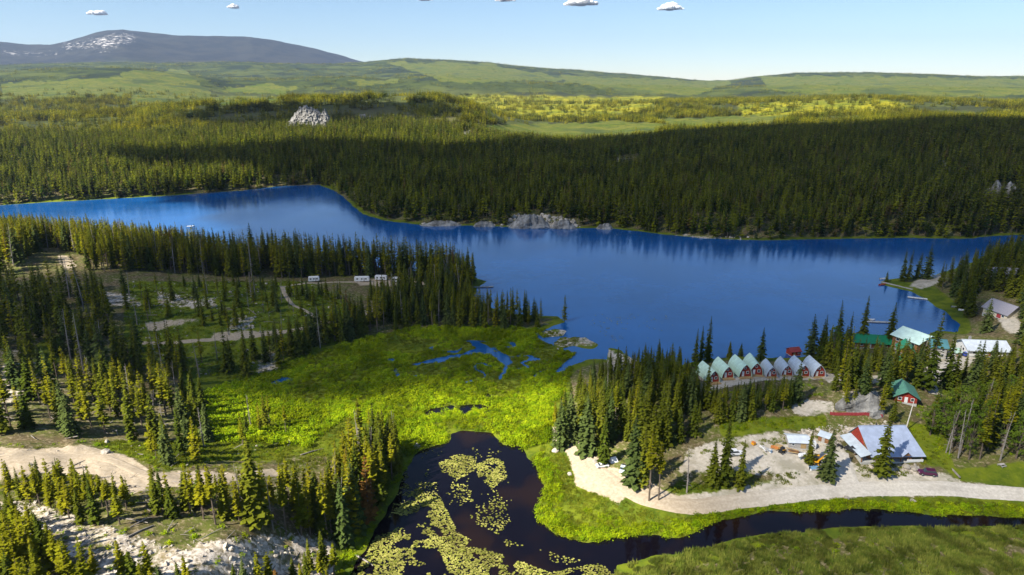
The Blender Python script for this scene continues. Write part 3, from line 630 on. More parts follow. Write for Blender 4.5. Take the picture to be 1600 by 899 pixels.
def door(parent, u, z, ww, hh, mat, y0=0):
    d = MB().box(u-ww/2, u+ww/2, y0-.08, y0-.003, z, z+hh).build('door', mat, parent); MB().box(u+ww/2-.16, u+ww/2-.08, y0-.14, y0-.08, z+hh*.45, z+hh*.45+.08).build('door_handle', m_glass, d)
def gable(name, label, loc, rot, L, W, wh, rh, wm, rm, oh=.6, wins=(), dr=None, chim=None, ridge='x', gm=None, group=None, base=1.5):
    """walls with gable ends, front wall on local y=0, depth W; ridge along x (eave in front) or along y (gable in front)"""
    t = thing(name, label, 'house' if 'shed' not in name and 'hut' not in name else 'shed', loc, rot, group)
    MB().box(-L/2-.06, L/2+.06, -.06, W+.06, -base, .25).build('foundation', m_conc, t)
    if ridge == 'x':
        MB().prism([(0,.25),(W,.25),(W,wh),(W/2,wh+rh-.02),(0,wh)], -L/2, L/2, 'x').build('wall', wm, t)
        k = rh/(W/2); m = MB(); e = oh
        for s in (-1, 1):
            ye, yr = (W/2+s*(W/2+e)), W/2
            m.slab([(-L/2-e, ye, wh-k*e+.12), (L/2+e, ye, wh-k*e+.12), (L/2+e, yr, wh+rh+.12), (-L/2-e, yr, wh+rh+.12)], .12)
        rf = m.build('roof', rm, t); MB().box(-L/2-e, L/2+e, W/2-.18, W/2+.18, wh+rh+.10, wh+rh+.17).build('ridge_cap', rm, rf)
    else:
        MB().prism([(-L/2,.25),(L/2,.25),(L/2,wh),(0,wh+rh-.02),(-L/2,wh)], 0, W, 'y').build('wall', wm, t)
        k = rh/(L/2); m = MB(); e = oh
        for s in (-1, 1):
            xe = s*(L/2+e); m.slab([(xe, -e, wh-k*e+.12), (0, -e, wh+rh+.12), (0, W+e, wh+rh+.12), (xe, W+e, wh-k*e+.12)], .12)
        rf = m.build('roof', rm, t); MB().box(-.18, .18, -e, W+e, wh+rh+.10, wh+rh+.17).build('ridge_cap', rm, rf)
    for wv in wins: win(t, *wv, L, W)
    if dr: door(t, *dr)
    if chim: MB().box(chim[0]-.4, chim[0]+.4, chim[1]-.4, chim[1]+.4, wh, wh+rh+1.2).build('chimney', m_stonew, t)
    c, s = math.cos(rot), math.sin(rot); FOOT.append((loc[0]-s*W/2, loc[1]+c*W/2, max(L, W)*.62+1))
    return t
def front(pl, pr, dz=0.0):
    a, b = G(*pl), G(*pr); c = (a+b)/2; z = Z(c[0], c[1])+dz; return (c[0], c[1], z), math.atan2(b[1]-a[1], b[0]-a[0]), math.hypot(*(b-a)[:2])

# eight arched cabins on the bank above the lake
cabs = [((1116,578.5),(1096.5,562.5),'mint','first mint-roofed arched red cabin, at the aspen end of the cabin row',1.0), ((1138,572),(1122,557),'mint','second mint-roofed arched red cabin from the aspen end of the cabin row',1.0),
 ((1165.6,569),(1148.5,553.5),'mint','third mint-roofed arched red cabin from the aspen end of the cabin row',1.06), ((1183,566.5),(1171,550),'mint','fourth mint-roofed arched cabin, beside the first blue-grey roofed one',1.06),
 ((1207,573),(1196,559),'grey','small blue-grey arched cabin next to the last mint-roofed cabin',.86), ((1231,570),(1219,556),'grey','blue-grey arched cabin half hidden behind a small conifer',.9),
 ((1257,570),(1240,554),'grey','blue-grey arched cabin second from the lodge end of the row',1.0), ((1281.5,570.5),(1266,556),'grey','blue-grey arched red cabin at the lodge end of the cabin row',1.0)]
def arch(hw, h, n=7):
    c = (h*h-hw*hw)/(2*hw); rr = c+hw; a1 = math.atan2(h, c); r = [(rr*math.cos(a1*k/n)-c, rr*math.sin(a1*k/n)) for k in range(n)]
    return r+[(0, h)]+[(-x, z) for x, z in r[::-1]]
for (fp, bp, rk, lab, s) in cabs:
    hw, h, Lc = 2.45*s, 4.8*s, 9.2*s; zg = 6.3
    for _ in range(3):
        f = at(*fp, zg+h); zg = max(Z(*f), 5)+.35
    b = at(*bp, zg+h); ax = (b-f)/np.linalg.norm(b-f); rot = math.atan2(ax[1], ax[0])-math.pi/2
    t = thing('arched_cabin', lab, 'cabin', (f[0], f[1], zg), rot, 'arched cabins along the lake bank')
    P = arch(hw, h); Pi = arch(hw-.12, h-.2); rm = m_mint if rk == 'mint' else m_greyroof
    m = MB(); n = len(P)
    V = [(x, y, z) for y in (-.75, Lc) for x, z in P]+[(x, y, z) for y in (-.75, Lc) for x, z in Pi]
    F = [(i, i+1, n+i+1, n+i) for i in range(n-1)]+[(2*n+i, 3*n+i, 3*n+i+1, 2*n+i+1) for i in range(n-1)]+[(i, 2*n+i, 2*n+i+1, i+1) for i in range(n-1)]+[(n+i, n+i+1, 3*n+i+1, 3*n+i) for i in range(n-1)]
    rf = m.add(V, F).build('arched_roof', rm, t)
    sm = MB()
    for k in range(6):
        y = .1+k*Lc/5.6; Po = arch(hw+.03, h+.05); Po2 = arch(hw-.02, h-.03); nn = len(Po)
        sm.add([(x, y, z) for x, z in Po]+[(x, y+.08, z) for x, z in Po]+[(x, y, z) for x, z in Po2]+[(x, y+.08, z) for x, z in Po2], [(i,i+1,nn+i+1,nn+i) for i in range(nn-1)]+[(i,2*nn+i,2*nn+i+1,i+1) for i in range(nn-1)])
    sm.build('roof_seam', rm, rf)
    Pw = [(x, z) for x, z in arch(hw-.14, h-.24)]
    MB().prism(Pw, 0, .2).build('front_wall', m_red, t); MB().prism(Pw, Lc-.4, Lc-.2).build('back_wall', m_red, t)
    door(t, -.75*s, .05, .9, 2.0, m_white); win(t, 'f', .95*s, 1.0, 1.1, 1.1, 2*hw, Lc); win(t, 'f', 0, 2.75*s, .8, .9, 2*hw, Lc)
    MB().box(-hw, hw, -2.0, .0, -.25, -.02).build('porch_deck', m_wood, t); pr = MB()
    for k in range(5): pr.box(-hw+.2+k*.5*.9, -hw+.26+k*.45, -1.95, -1.89, -.02, .8)
    pr.box(-hw+.1, 0, -1.97, -1.87, .8, .9).build('porch_rail', m_wood, t)
    MB().box(-hw, hw, -1.9, Lc-.3, -2.2, -.26).build('foundation', m_stonew, t)
    FOOT.append((f[0]+ax[0]*Lc/2, f[1]+ax[1]*Lc/2, 5.2*s))

# long house with slate-blue roof, porch and entrance gable beside the gravel yard
loc, rot, L = front((1353,719), (1432,716), .2)
t = thing('lodge_house', 'long house with slate-blue metal roof and wraparound porch beside the gravel yard', 'house', loc, rot); W = 11.5; wh, rh = 3.0, 4.4; yr = 7.2
MB().box(-L/2-2.6, L/2+.8, -2.0, W+.3, -1.5, .18).build('porch_slab', m_conc, t)
MB().prism([(0,.18),(W,.18),(W,wh),(yr,wh+rh-.05),(0,wh)], -L/2+.5, L/2-.8, 'x').build('wall', m_log, t)
k = rh/yr; kb = rh/(W-yr); m = MB()
m.slab([(-L/2+.1, -2.2, wh-.95), (L/2+1.4, -2.2, wh-.95), (L/2-.4, yr, wh+rh+.12), (-L/2+.1, yr, wh+rh+.12)], .14)
m.slab([(-L/2+.1, yr, wh+rh+.12), (L/2-.4, yr, wh+rh+.12), (L/2+.6, W+.8, wh-.6), (-L/2+.1, W+.8, wh-.6)], .14)
rf = m.build('roof', m_slate, t); MB().box(-L/2+.1, L/2-.4, yr-.15, yr+.15, wh+rh+.11, wh+rh+.2).build('ridge_cap', m_slate, rf)
for x in (-1.5, 3.2): MB().tube([(x, yr+.8, wh+rh-.6), (x, yr+.8, wh+rh+.6)], .14).build('vent_pipe', m_glass, rf)
MB().slab([(-L/2-3.0, -2.2, 2.05), (-L/2+.1, -2.2, 3.1), (-L/2+.1, W-1, 3.3), (-L/2-3.0, W-.4, 2.05)], .14).build('side_porch_roof', m_greyroof, t)
MB().prism([(3.0,3.2),(10.5,3.2),(yr,wh+rh-.1)], -L/2+.18, -L/2+.48, 'x').build('gable_wall', m_red, t)
e = MB(); e.slab([(1.4,-3.0,2.6),(2.9,-3.0,4.0),(2.9,1.5,4.0),(1.4,1.5,2.6)], .12).slab([(2.9,-3.0,4.0),(4.4,-3.0,2.6),(4.4,1.5,2.6),(2.9,1.5,4.0)], .12); e.build('entrance_roof', m_slate, t)
MB().prism([(1.7,2.6),(4.1,2.6),(2.9,3.75)], -2.7, -2.55).build('entrance_gable', m_log, t)
for x in (-L/2-2.5, -L/2+2, -L/4+1, 1.8, 4.0, L/2-3, L/2+.3): MB().box(x-.12, x+.12, -1.95, -1.71, .18, 2.15).build('porch_post', m_log, t)
for y in (2, 5.5, 9): MB().box(-L/2-2.55, -L/2-2.35, y-.1, y+.1, .18, 2.1).build('porch_post', m_log, t)
door(t, 2.9, .2, 1.2, 2.2, m_wood)
for u in (-5.5, -2.8, .2, 5.4, 6.9): win(t, 'f', u, 1.0, 1.4, 1.2, L, W)
MB().box(3.6, L/2+.8, -2.1, -2.0, .2, 1.0).build('porch_rail', m_white, t)
FOOT.append((loc[0]-math.sin(rot)*5, loc[1]+math.cos(rot)*5, 13))

H = gable
loc, rot, L = front((1405,629), (1424,634), .3)
H('cabin', 'small red cabin with dull green metal roof beside the leaning white pole', loc, rot, 6.6, 9.5, 2.6, 1.9, m_red, m_dgreen, .9, [('f',-1.9,1.0,1.2,1.1),('f',1.9,1.0,1.1,1.1),('l',3,1,1.2,1.1)], (0,.25,1,2,m_white), ridge='y')
loc, rot, L = front((1396,546), (1428,553), .2)
H('lodge', 'tall lodge with pale mint metal roof and dark timber walls at the lakeshore', loc, rot+.1, 12, 13, 5.6, 2.4, m_log, m_pale, .9, [('f',-3.5,3.4,1.6,1.4),('f',0,3.4,1.6,1.4),('f',3.5,3.4,1.6,1.4),('f',-3.5,.9,1.6,1.4),('f',3.5,.9,1.6,1.4),('r',4,3.4,1.5,1.3),('l',4,3.4,1.5,1.3)], (0,.25,1.1,2.1,m_white))
loc, rot, L = front((1326,545), (1392,543), .2)
H('lodge_wing', 'long low building with bright green metal roof among the spruces by the lodge', loc, rot, 17, 7.5, 2.9, 2.2, m_log, m_green, .8, [('f',u,1,1.3,1.2) for u in (-6.5,-3.5,3.5,6.5)], (0,.25,1,2,m_white))
loc, rot, L = front((1404,560), (1424,562), .2)
H('lodge_annex', 'short annex with steep bright green roof in front of the mint-roofed lodge', loc, rot, 5.5, 7, 3.4, 2.6, m_log, m_green, .7, [('f',-1.4,1,1.1,1.2),('f',1.4,1,1.1,1.2)], (0,.25,.9,2,m_red), ridge='y')
loc, rot, L = front((1407,571), (1418,572), .1)
H('log_hut', 'tiny log hut with bright green roof below the lodge annex', loc, rot, 3, 3.4, 2.1, 1.2, m_log, m_green, .5, [('f',.8,.9,.7,.7)], (-.5,.25,.8,1.8,m_wood), ridge='y')
loc, rot, L = front((1456,560), (1473,561), .2)
H('store_house', 'two-storey house with dark teal roof behind the tall twin spruces', loc, rot, 6, 7.5, 5.0, 2.0, m_greyw, m_teal, .7, [('f',-1.6,3.3,1.2,1.2),('f',1.6,3.3,1.2,1.2),('f',1.6,1,1.2,1.2)], (-1.4,.25,1,2,m_white))
loc, rot, L = front((1491,559), (1501,558), .1)
H('garden_hut', 'small white hut with mint green roof at the gravel parking lot', loc, rot, 3, 3.4, 2.1, 1.0, m_white, m_mint, .4, [('f',.8,1,.7,.7)], (-.5,.25,.8,1.8,m_wood))
loc, rot, L = front((1518,559), (1570,556), .2)
H('house', 'white house with wide pale blue metal roof beside the parking lot', loc, rot, 15.5, 10, 3.0, 2.3, m_white, m_whiteroof, 1.0, [('f',-5.5,1,1.5,1.2),('f',-2.5,1,1.5,1.2),('f',3.5,1,1.8,1.2),('f',6,1,1.2,1.2),('l',4,1,1.4,1.2)], (.4,.25,1,2.1,m_log), chim=(-5,6))
loc, rot, L = front((1534,494), (1573,498), .2)
H('house', 'cream house with steep grey shingle roof above the boat shore', loc, rot, 13, 9.5, 3.4, 3.6, m_cream, m_shing, .8, [('f',-4,1.1,1.5,1.3),('f',4.4,1.1,1.4,1.3),('r',4,1.1,1.4,1.2)], (2.2,.25,2.2,1.9,m_redfence))
loc, rot, L = front((1557,438), (1590,435), .2)
H('house', 'white house with low grey roof among dark spruces beyond the dock', loc, rot, 13.5, 10, 3.0, 2.1, m_white, m_shing, .8, [('f',-4.4,1,1.6,1.3),('f',-1.8,1,1.6,1.3),('f',4,1,1.6,1.3)], (1.2,.25,1,2.1,m_log))
loc, rot, L = front((1238,557), (1249,556), .3)
H('boat_shed', 'small red-roofed boat shed at the water behind the arched cabins', loc, rot, 4.4, 4, 2.2, 1.1, m_red, m_redroof, .4, [('f',1.2,1,.8,.8)], (-.8,.25,1,1.8,m_wood))
loc, rot, L = front((1236,701), (1261,703), .1)
H('workshop_shed', 'white-roofed open workshop shed amid the scrap in the gravel yard', loc, rot, 6.2, 5.2, 2.3, .9, m_greyw, m_whiteroof, .4, [('f',-1.9,1.1,.9,.8)], (1.2,.25,1.6,2,m_wood))
loc, rot, L = front((1281,691), (1290,695), .1)
H('tool_shed', 'rust-brown shed with light blue roof at the foot of the rubble bank', loc, rot, 3.2, 3.6, 2.2, .8, m_log, m_greyroof, .3, [('l',1.8,1,.8,.7)], (0,.25,.9,1.8,m_greyw))

# red fence on the bank, leaning pole, log rail
a, b = G(1297,649), G(1379,653); v = b-a; n = 12; Lf = math.hypot(v[0], v[1]); rot = math.atan2(v[1], v[0])
t = thing('red_fence', 'low red board fence along the bank below the rock face', 'fence', (a[0], a[1], Z(a[0], a[1])), rot)
for k in range(n):
    x0, x1 = Lf*k/n, Lf*(k+1)/n-.06; p0 = a+v*(k/n); p1 = a+v*((k+1)/n); z0 = Z(*p0[:2])-t.location.z; z1 = Z(*p1[:2])-t.location.z
    MB().box(x0-.07, x0+.07, .06, .2, z0-.5, z0+1.25).build('post', m_redfence, t)
    for q in range(3): MB().add([(x0,yy,z0+.15+q*.36),(x1,yy,z1+.15+q*.36),(x1,yy,z1+.47+q*.36),(x0,yy,z0+.47+q*.36)] if False else [(x,yy,zz+.15+q*.36+dz) for yy in (0,.05) for (x,zz) in ((x0,z0),(x1,z1)) for dz in (0,.33)], [(0,2,3,1),(4,5,7,6),(0,1,5,4),(2,6,7,3),(1,3,7,5),(0,4,6,2)]).build('board', m_redfence, t)
g = G(1414,674); t = thing('utility_pole', 'leaning bare white utility pole in front of the small green-roofed cabin', 'pole', g)
MB().tube([(0,0,-1),(.7,.2,5),(1.3,.4,10.2)], [.19,.16,.11], 8).build('shaft', MAT('bleached_pole', (.62,.58,.52), .8, .1), t); MB().tube([(.3,.4,9.6),(2.2,.36,9.6)], .07, 5).build('crossarm', m_dead, t)
a, b = G(1487,731), G(1499,750); t = thing('log_barrier', 'grey log laid as a barrier between the lawn and gravel', 'log', ((a+b)/2)[:3]); c = (b-a)/2; MB().tube([(-c[0],-c[1],.25),(0,0,.3),(c[0],c[1],.25)], [.32,.3,.26], 8).build('log', m_dead, t)
MB().tube([(-c[0]*.6-.4,-c[1]*.6,.02),(-c[0]*.6+.5,-c[1]*.6,.02)], .14, 6).build('chock', m_dead, t)
g = G(1565,729); t = thing('picnic_table', 'pale picnic table on the lawn below the dark firs', 'table', g, .3)
MB().box(-.95,.95,-.4,.4,.72,.78).build('tabletop', m_greyw, t)
for s in (-1, 1): MB().box(-.95,.95,s*.75-.14,s*.75+.14,.42,.47).build('bench', m_greyw, t)
for x in (-.7,.7): MB().tube([(x,-.8,0),(x,-.2,.72)],.05,4).tube([(x,.8,0),(x,.2,.72)],.05,4).box(x-.03,x+.03,-.8,.8,.37,.42).build('leg_frame', m_greyw, t)

# ------------------------------------------------------------------ docks and boats
m_hull_w = MAT('white_hull', (.72,.73,.75), .35, .05, 1, spec=.5); m_hull_r = MAT('red_hull', (.42,.05,.04), .4, .1, 1, spec=.5); m_alu = MAT('bare_aluminium', (.45,.47,.5), .4, .1, 1, metal=.6)
def dock(label, p0, p1, width, mat):
    a, b = at(*p0), at(*p1); v = b-a; L = float(np.hypot(*v)); t = thing('dock', label, 'dock', (a[0], a[1], 0), math.atan2(v[1], v[0])); n = max(int(L/1.2), 3)
    for k in range(n): MB().box(L*k/n+.015, L*(k+1)/n-.015, -width/2, width/2, .36, .44).build('plank', mat, t)
    for s in (-1, 1): MB().box(0, L, s*width/2-.12-(.04*s), s*width/2-(.04*s), .18, .35).build('stringer', m_greyw, t)
    for k in range(4):
        for s in (-1, 1): MB().tube([(L*(k+.2)/4, s*(width/2+.1), -1.4), (L*(k+.2)/4, s*(width/2+.1), .8)], .09, 6).build('post', m_dead, t)
    return t
dock('narrow grey wooden dock below the wooded peninsula', (733,450), (771,449), 1.6, m_conc)
dock('white floating dock in the cove behind the point', (1418,465), (1449,468.5), 2.0, m_white)
dock('grey dock at the waterline beside the lodge', (1350,503), (1392,505), 1.8, m_conc)
dock('timber boardwalk dock along the tip of the point', (1377,441.5), (1426,453.5), 1.8, m_greyw)
def boat(label, px, py, L, wd, rot, mat, loc=None, group=None, z=None):
    g = loc if loc is not None else np.append(at(px, py), 0.0)
    if z is not None: g = (g[0], g[1], z)
    t = thing('boat', label, 'boat', g, rot, group); n = 9; V = []; F = []
    for k in range(n):
        q = k/(n-1); x = -L/2+L*q; hw = wd/2*(1-max(0, q-.45)**2/.3025)*.999+.01; kz = -.15+.35*max(0, q-.6)**2*4; tz = .5+.25*q*q
        V += [(x,-hw,tz),(x,-hw*.8,kz+.12),(x,0,kz),(x,hw*.8,kz+.12),(x,hw,tz)]
    for k in range(n-1):
        for j in range(4): F.append((k*5+j, k*5+j+1, k*5+5+j+1, k*5+5+j))
    F.append((0,4,3,2,1)); o = newmesh('hull', V, F, [mat]); h = link('hull', o, t); md = h.modifiers.new('s', 'SOLIDIFY'); md.thickness = .06
    for x in (-L*.25, L*.08): MB().box(x-.14, x+.14, -wd*.42, wd*.42, .3, .36).build('seat', m_wood, t)
    MB().box(-L/2-.3, -L/2+.06, -.17, .17, .35, .95).box(-L/2-.22, -L/2-.1, -.06, .06, -.2, .35).build('outboard_motor', m_glass, t); return t
boat('red boat tied up at the tip of the boardwalk point', 1379, 445.5, 4.6, 1.7, .3, m_hull_r)
boat('white motor boat moored beyond the tip of the point', 1381, 436.5, 5, 1.8, .1, m_hull_w)
g = G(1507,486); boat('white boat pulled up on the grassy shore below the cream house', 0, 0, 5.5, 1.9, -.5, m_hull_w, g)
g = G(1494,481); boat('grey aluminium boat pulled up beside the white one on shore', 0, 0, 4.6, 1.6, -.4, m_alu, g)
boat('small white motor boat alone on the upper lake', 298, 354.5, 6.5, 2.2, .2, m_hull_w)
boat('white boat moored at the grey dock beside the lodge', 1360, 501, 5, 1.9, .05, m_hull_w)

# ------------------------------------------------------------------ vehicles
m_tyre = MAT('tyre_rubber', (.02,.02,.02), .9, .1); m_rim = MAT('wheel_rim', (.45,.45,.46), .4, .1, metal=.7); m_lamp = MAT('lamp_glass', (.7,.7,.68), .2, .05); m_tail = MAT('tail_lamp', (.4,.02,.02), .3, .05); m_black = MAT('black_plastic', (.025,.025,.028), .6, .2); m_yellow = MAT('yellow_paint', (.75,.36,.01), .5, .12, 1.5); m_orange = MAT('orange_panel', (.55,.20,.05), .7, .2, 1.5); m_tarp = MAT('blue_tarp', (.16,.30,.48), .7, .2, 1.5)
def paint(name, c): return MAT(name, c, .3, .05, 1, spec=.6)
def wheel(t, x, y, r, wd):
    w_ = MB().tube([(x, y-wd/2, r), (x, y+wd/2, r)], r, 12).build('wheel', m_tyre, t); s = 1 if y > 0 else -1
    MB().tube([(x, y+s*wd/2, r), (x, y+s*(wd/2+.02), r)], r*.58, 10).build('rim', m_rim, w_)
def car(label, px, py, rot, pm, kind='suv', cat='car', name='parked_car', s=1.0):
    g = G(px, py); t = thing(name, label, cat, (g[0], g[1], g[2]+.12), rot, None, s); L = {'suv':4.6,'pickup':5.6,'sedan':4.5}[kind]; hw = .92
    prof = {'suv': [(-2.3,.35),(2.3,.35),(2.32,.75),(2.1,.95),(1.1,1.05),(-2.25,1.08),(-2.34,.7)], 'sedan': [(-2.25,.33),(2.25,.33),(2.28,.65),(2.05,.82),(1.1,.92),(-1.4,.95),(-2.2,.92),(-2.28,.6)], 'pickup': [(-2.8,.45),(2.75,.45),(2.8,.85),(2.6,1.08),(1.5,1.15),(-2.78,1.15)]}[kind]
    MB().prism(prof, -hw, hw).build('body', pm, t, bevel=.06)
    gl = {'suv': [(-2.15,1.08),(1.05,1.05),(.35,1.62),(-1.95,1.66)], 'sedan': [(-1.5,.95),(1.05,.92),(.3,1.4),(-.95,1.42)], 'pickup': [(-.9,1.15),(1.45,1.15),(.75,1.75),(-.75,1.78)]}[kind]
    MB().prism(gl, -hw+.12, hw-.12).build('window_glass', m_glass, t); x0, x1, zt = gl[3][0], gl[2][0], gl[2][1]
    MB().box(x0-.02, x1+.04, -hw+.1, hw-.1, zt+.01, zt+.1).build('roof', pm, t, bevel=.03)
    if kind == 'pickup': MB().box(-2.75, -.98, -hw+.05, hw-.05, 1.16, 1.22).build('bed_cover', m_black, t)
    for x in (-L*.31, L*.31):
        for y in (-hw+.02, hw-.02): wheel(t, x, y, .36, .24)
    for y in (-.65, .65): MB().box(L/2-.06, L/2+.03, y-.16, y+.16, .68, .84).build('headlight', m_lamp, t); MB().box(-L/2-.04, -L/2+.05, y-.12, y+.12, .72, .9).build('taillight', m_tail, t)
    return t
car('dark purple hatchback parked at the edge of the gravel yard', 1448, 742, 2.9, paint('purple_paint', (.075,.008,.045)), 'suv', s=1.05)
car('light blue pickup truck with black bed cover under the sunlit spruces', 973, 736, -1.9, paint('pale_blue_paint', (.55,.66,.70)), 'pickup', 'pickup', 'pickup_truck', .8)
car('white car parked among spruces beside the campsite track', 941, 730, .2, paint('white_paint_car', (.75,.75,.75)), 'sedan', s=.85)
car('white pickup truck beside the thin spruces in the gravel yard', 1147, 712, .1, paint('white_truck', (.74,.75,.78)), 'pickup', 'pickup', 'pickup_truck', 1.0)
car('blue car parked in front of the pale blue roofed house', 1513, 557, .1, paint('blue_paint', (.03,.08,.40)), 'suv')
car('dark grey van parked under the side porch roof of the long house', 1331, 706, 2.2, m_black, 'suv', 'van', 'parked_van')
def trailer(label, px, py, rot, L, mat, s=1):
    g = G(px, py); t = thing('travel_trailer', label, 'trailer', g, rot, None, s)
    MB().prism([(-L/2,.5),(L/2-.3,.5),(L/2,1.1),(L/2-.2,2.6),(L/2-.7,2.9),(-L/2+.1,2.9),(-L/2,2.6)], -1.2, 1.2).build('body', mat, t, bevel=.08)
    for x in (-L*.3, 0, L*.28): MB().box(x-.45, x+.45, -1.23, -1.195, 1.5, 2.2).build('window', m_glass, t)
    MB().box(L*.12, L*.12+.65, -1.235, -1.197, .6, 2.4).build('door', m_greyw, t)
    for y in (-1.12, 1.12): wheel(t, -.5, y, .36, .22)
    MB().tube([(L/2-.3,0,.45),(L/2+1.1,0,.45)], .06, 5).build('hitch', m_black, t); MB().box(-.4,.4,-.3,.3,2.905,3.1).build('roof_vent', m_white, t); return t
trailer('white travel trailer half hidden by trees at the bend of the upper track', 491, 440, .2, 6, m_white); trailer('long white travel trailer parked beside the upper gravel track', 566, 440, .05, 8.5, m_white); trailer('white travel trailer behind the long one near the lakeshore trees', 596, 438, -.1, 7, m_hull_w); trailer('low white camper at the end of the upper gravel track', 619, 441, .1, 5, m_hull_w)
# yellow excavator
g = G(1273,724); t = thing('excavator', 'yellow excavator between the two spruces in the gravel yard', 'excavator', g, -.5)
for y in (-.95, .95):
    tr = MB().prism([(-1.5,.1),(-1.2,0),(1.2,0),(1.5,.1),(1.7,.4),(1.5,.7),(-1.5,.7),(-1.7,.4)], y-.25, y+.25).build('track', m_black, t)
    for x in (-1.1, 0, 1.1): MB().tube([(x, y-.27, .36), (x, y+.27, .36)], .22, 8).build('roller', m_yellow, tr)
MB().box(-1.7,1.1,-1.1,1.1,.85,1.15).box(-1.7,-.5,-1.1,1.1,1.15,1.9).build('upper_body', m_yellow, t, bevel=.06); MB().box(-.45,.95,.15,1.1,1.15,2.6).build('cab', m_glass, t, bevel=.05); MB().box(-.5,1.0,.1,1.14,2.61,2.72).build('cab_roof', m_yellow, t)
MB().prism([(.6,1.2),(1.0,1.1),(2.6,3.3),(4.2,2.9),(4.2,3.3),(2.5,3.8)], -.5, -.15).build('boom', m_yellow, t); MB().prism([(4.0,3.4),(4.4,3.3),(4.0,.9),(3.7,1.0)], -.45, -.2).build('stick', m_yellow, t); MB().prism([(3.4,1.1),(4.2,1.0),(4.0,.2),(3.2,.1),(2.9,.5)], -.85, .2).build('bucket', m_black, t)
# compact loader, quad bike, tent, boards, tarps
g = G(1222,708); t = thing('compact_loader', 'black compact loader standing among the scrap beside the workshop shed', 'loader', g, .6)
MB().box(-1.1,.9,-.6,.6,.4,1.0).build('body', m_black, t, bevel=.06); MB().box(-.6,.5,-.5,.5,1.0,2.0).build('cab', m_black, t, bevel=.05); MB().tube([(-.9,.68,1.5),(.8,.68,1.2),(1.5,.68,.5)], .1, 5).tube([(-.9,-.68,1.5),(.8,-.68,1.2),(1.5,-.68,.5)], .1, 5).build('lift_arm', m_yellow, t); MB().prism([(1.4,.1),(2.1,.1),(1.5,.9)], -.85, .85).build('bucket', m_greyw, t)
for x in (-.7, .6):
    for y in (-.62, .62): wheel(t, x, y, .38, .26)
g = G(1312,699); t = thing('quad_bike', 'dark quad bike standing on the gravel beside the long house', 'quad bike', g, -.9)
MB().prism([(-.9,.5),(.9,.5),(.8,.85),(.2,.95),(-.9,.85)], -.25, .25).build('body', m_black, t); MB().box(-.7,.1,-.2,.2,.96,1.05).build('seat', m_black, t, bevel=.03); MB().tube([(.35,0,.9),(.25,0,1.2)], .03, 5).tube([(.22,-.4,1.2),(.22,.4,1.2)], .03, 5).build('handlebar', m_rim, t)
for x in (-.62, .62):
    for y in (-.45, .45): wheel(t, x, y, .3, .24)
g = G(958,721); t = thing('camp_tent', 'small pale tent between spruces beside the parked pickup', 'tent', g, .4); MB().add([(-1.3,-1,0),(1.3,-1,0),(1.3,1,0),(-1.3,1,0),(-.9,0,1.5),(.9,0,1.5)], [(0,1,5,4),(2,3,4,5),(0,4,3),(1,2,5),(0,3,2,1)]).build('canopy', m_hull_w, t); MB().add([(1.32,-.5,.02),(1.32,.5,.02),(1.02,0,1.15)], [(0,1,2)]).build('flap', m_greyw, t)
g = G(1275,733); boat('small boat under a pale blue tarp on the gravel below the excavator', 0, 0, 4.2, 1.7, .2, m_hull_w, g); MB().slab([(-2,-.85,.62),(1.6,-.75,.68),(2.1,0,.78),(1.6,.75,.68),(-2,.85,.62)], .05).build('tarp', m_tarp, bpy.context.scene.objects[-1] if False else [o for o in col.objects if o.name.startswith('boat')][-1])
rs = random.Random(5)
def pile(name, label, cat, px, py, n, L, wd, hh, mats, part, rot=0, group=None):
    g = G(px, py); t = thing(name, label, cat, g, rot, group)
    for k in range(n):
        o = MB().box(-L/2*rs.uniform(.6,1), L/2*rs.uniform(.7,1), -wd/2, wd/2, 0, hh).build(part, mats[k % len(mats)], t)
        o.location = (rs.uniform(-.5,.5), rs.uniform(-.8,.8), k*hh*.9+.02); o.rotation_euler = (rs.uniform(-.06,.06), rs.uniform(-.06,.06), rs.uniform(-.4,.4))
    return t
pile('board_pile', 'loose white and blue boards leaning in a heap in the scrap yard', 'boards', 1195, 703, 7, 4.6, .35, .12, [m_white, m_tarp, m_greyw], 'board', -1.0)
pile('panel_stack', 'stack of orange-brown panels beside the black loader', 'panels', 1212, 699, 4, 2.6, 1.8, .16, [m_orange, m_wood], 'panel', -.8)
pile('board_pile', 'heap of rusty planks and beams below the workshop shed', 'boards', 1238, 708, 9, 4.0, .3, .16, [m_log, m_wood, m_greyw], 'board', -.5)
pile('lumber_stack', 'stack of pale sawn lumber behind the workshop shed', 'lumber', 1262, 696, 6, 3.4, .9, .18, [m_white, m_greyw], 'board', .2)
pile('pallet_stack', 'small stack of orange crates apart from the scrap', 'crates', 1178, 696, 3, 1.2, 1.0, .4, [m_orange, m_yellow], 'crate', .3)
g = G(1253,717); t = thing('fuel_tank', 'white cylindrical fuel tank on legs beside the spruce in the yard', 'tank', g, .2); MB().tube([(-1.2,0,1.3),(-1.05,0,1.3),(1.05,0,1.3),(1.2,0,1.3)], [.45,.65,.65,.45], 12).build('tank_shell', m_hull_w, t)
for x in (-.7,.7):
    for y in (-.4,.4): MB().box(x-.06,x+.06,y-.06,y+.06,0,.95).build('leg', m_tarp, t)
g = G(1264,700); t = thing('box_trailer', 'white enclosed cargo trailer behind the excavator', 'trailer', g, -.2); MB().box(-1.8,1.8,-1.0,1.0,.5,2.4).build('body', m_hull_w, t, bevel=.06); MB().tube([(1.8,0,.5),(2.9,0,.45)],.06,5).build('hitch', m_black, t)
for y in (-1.0,1.0): wheel(t, -.2, y, .34, .22)

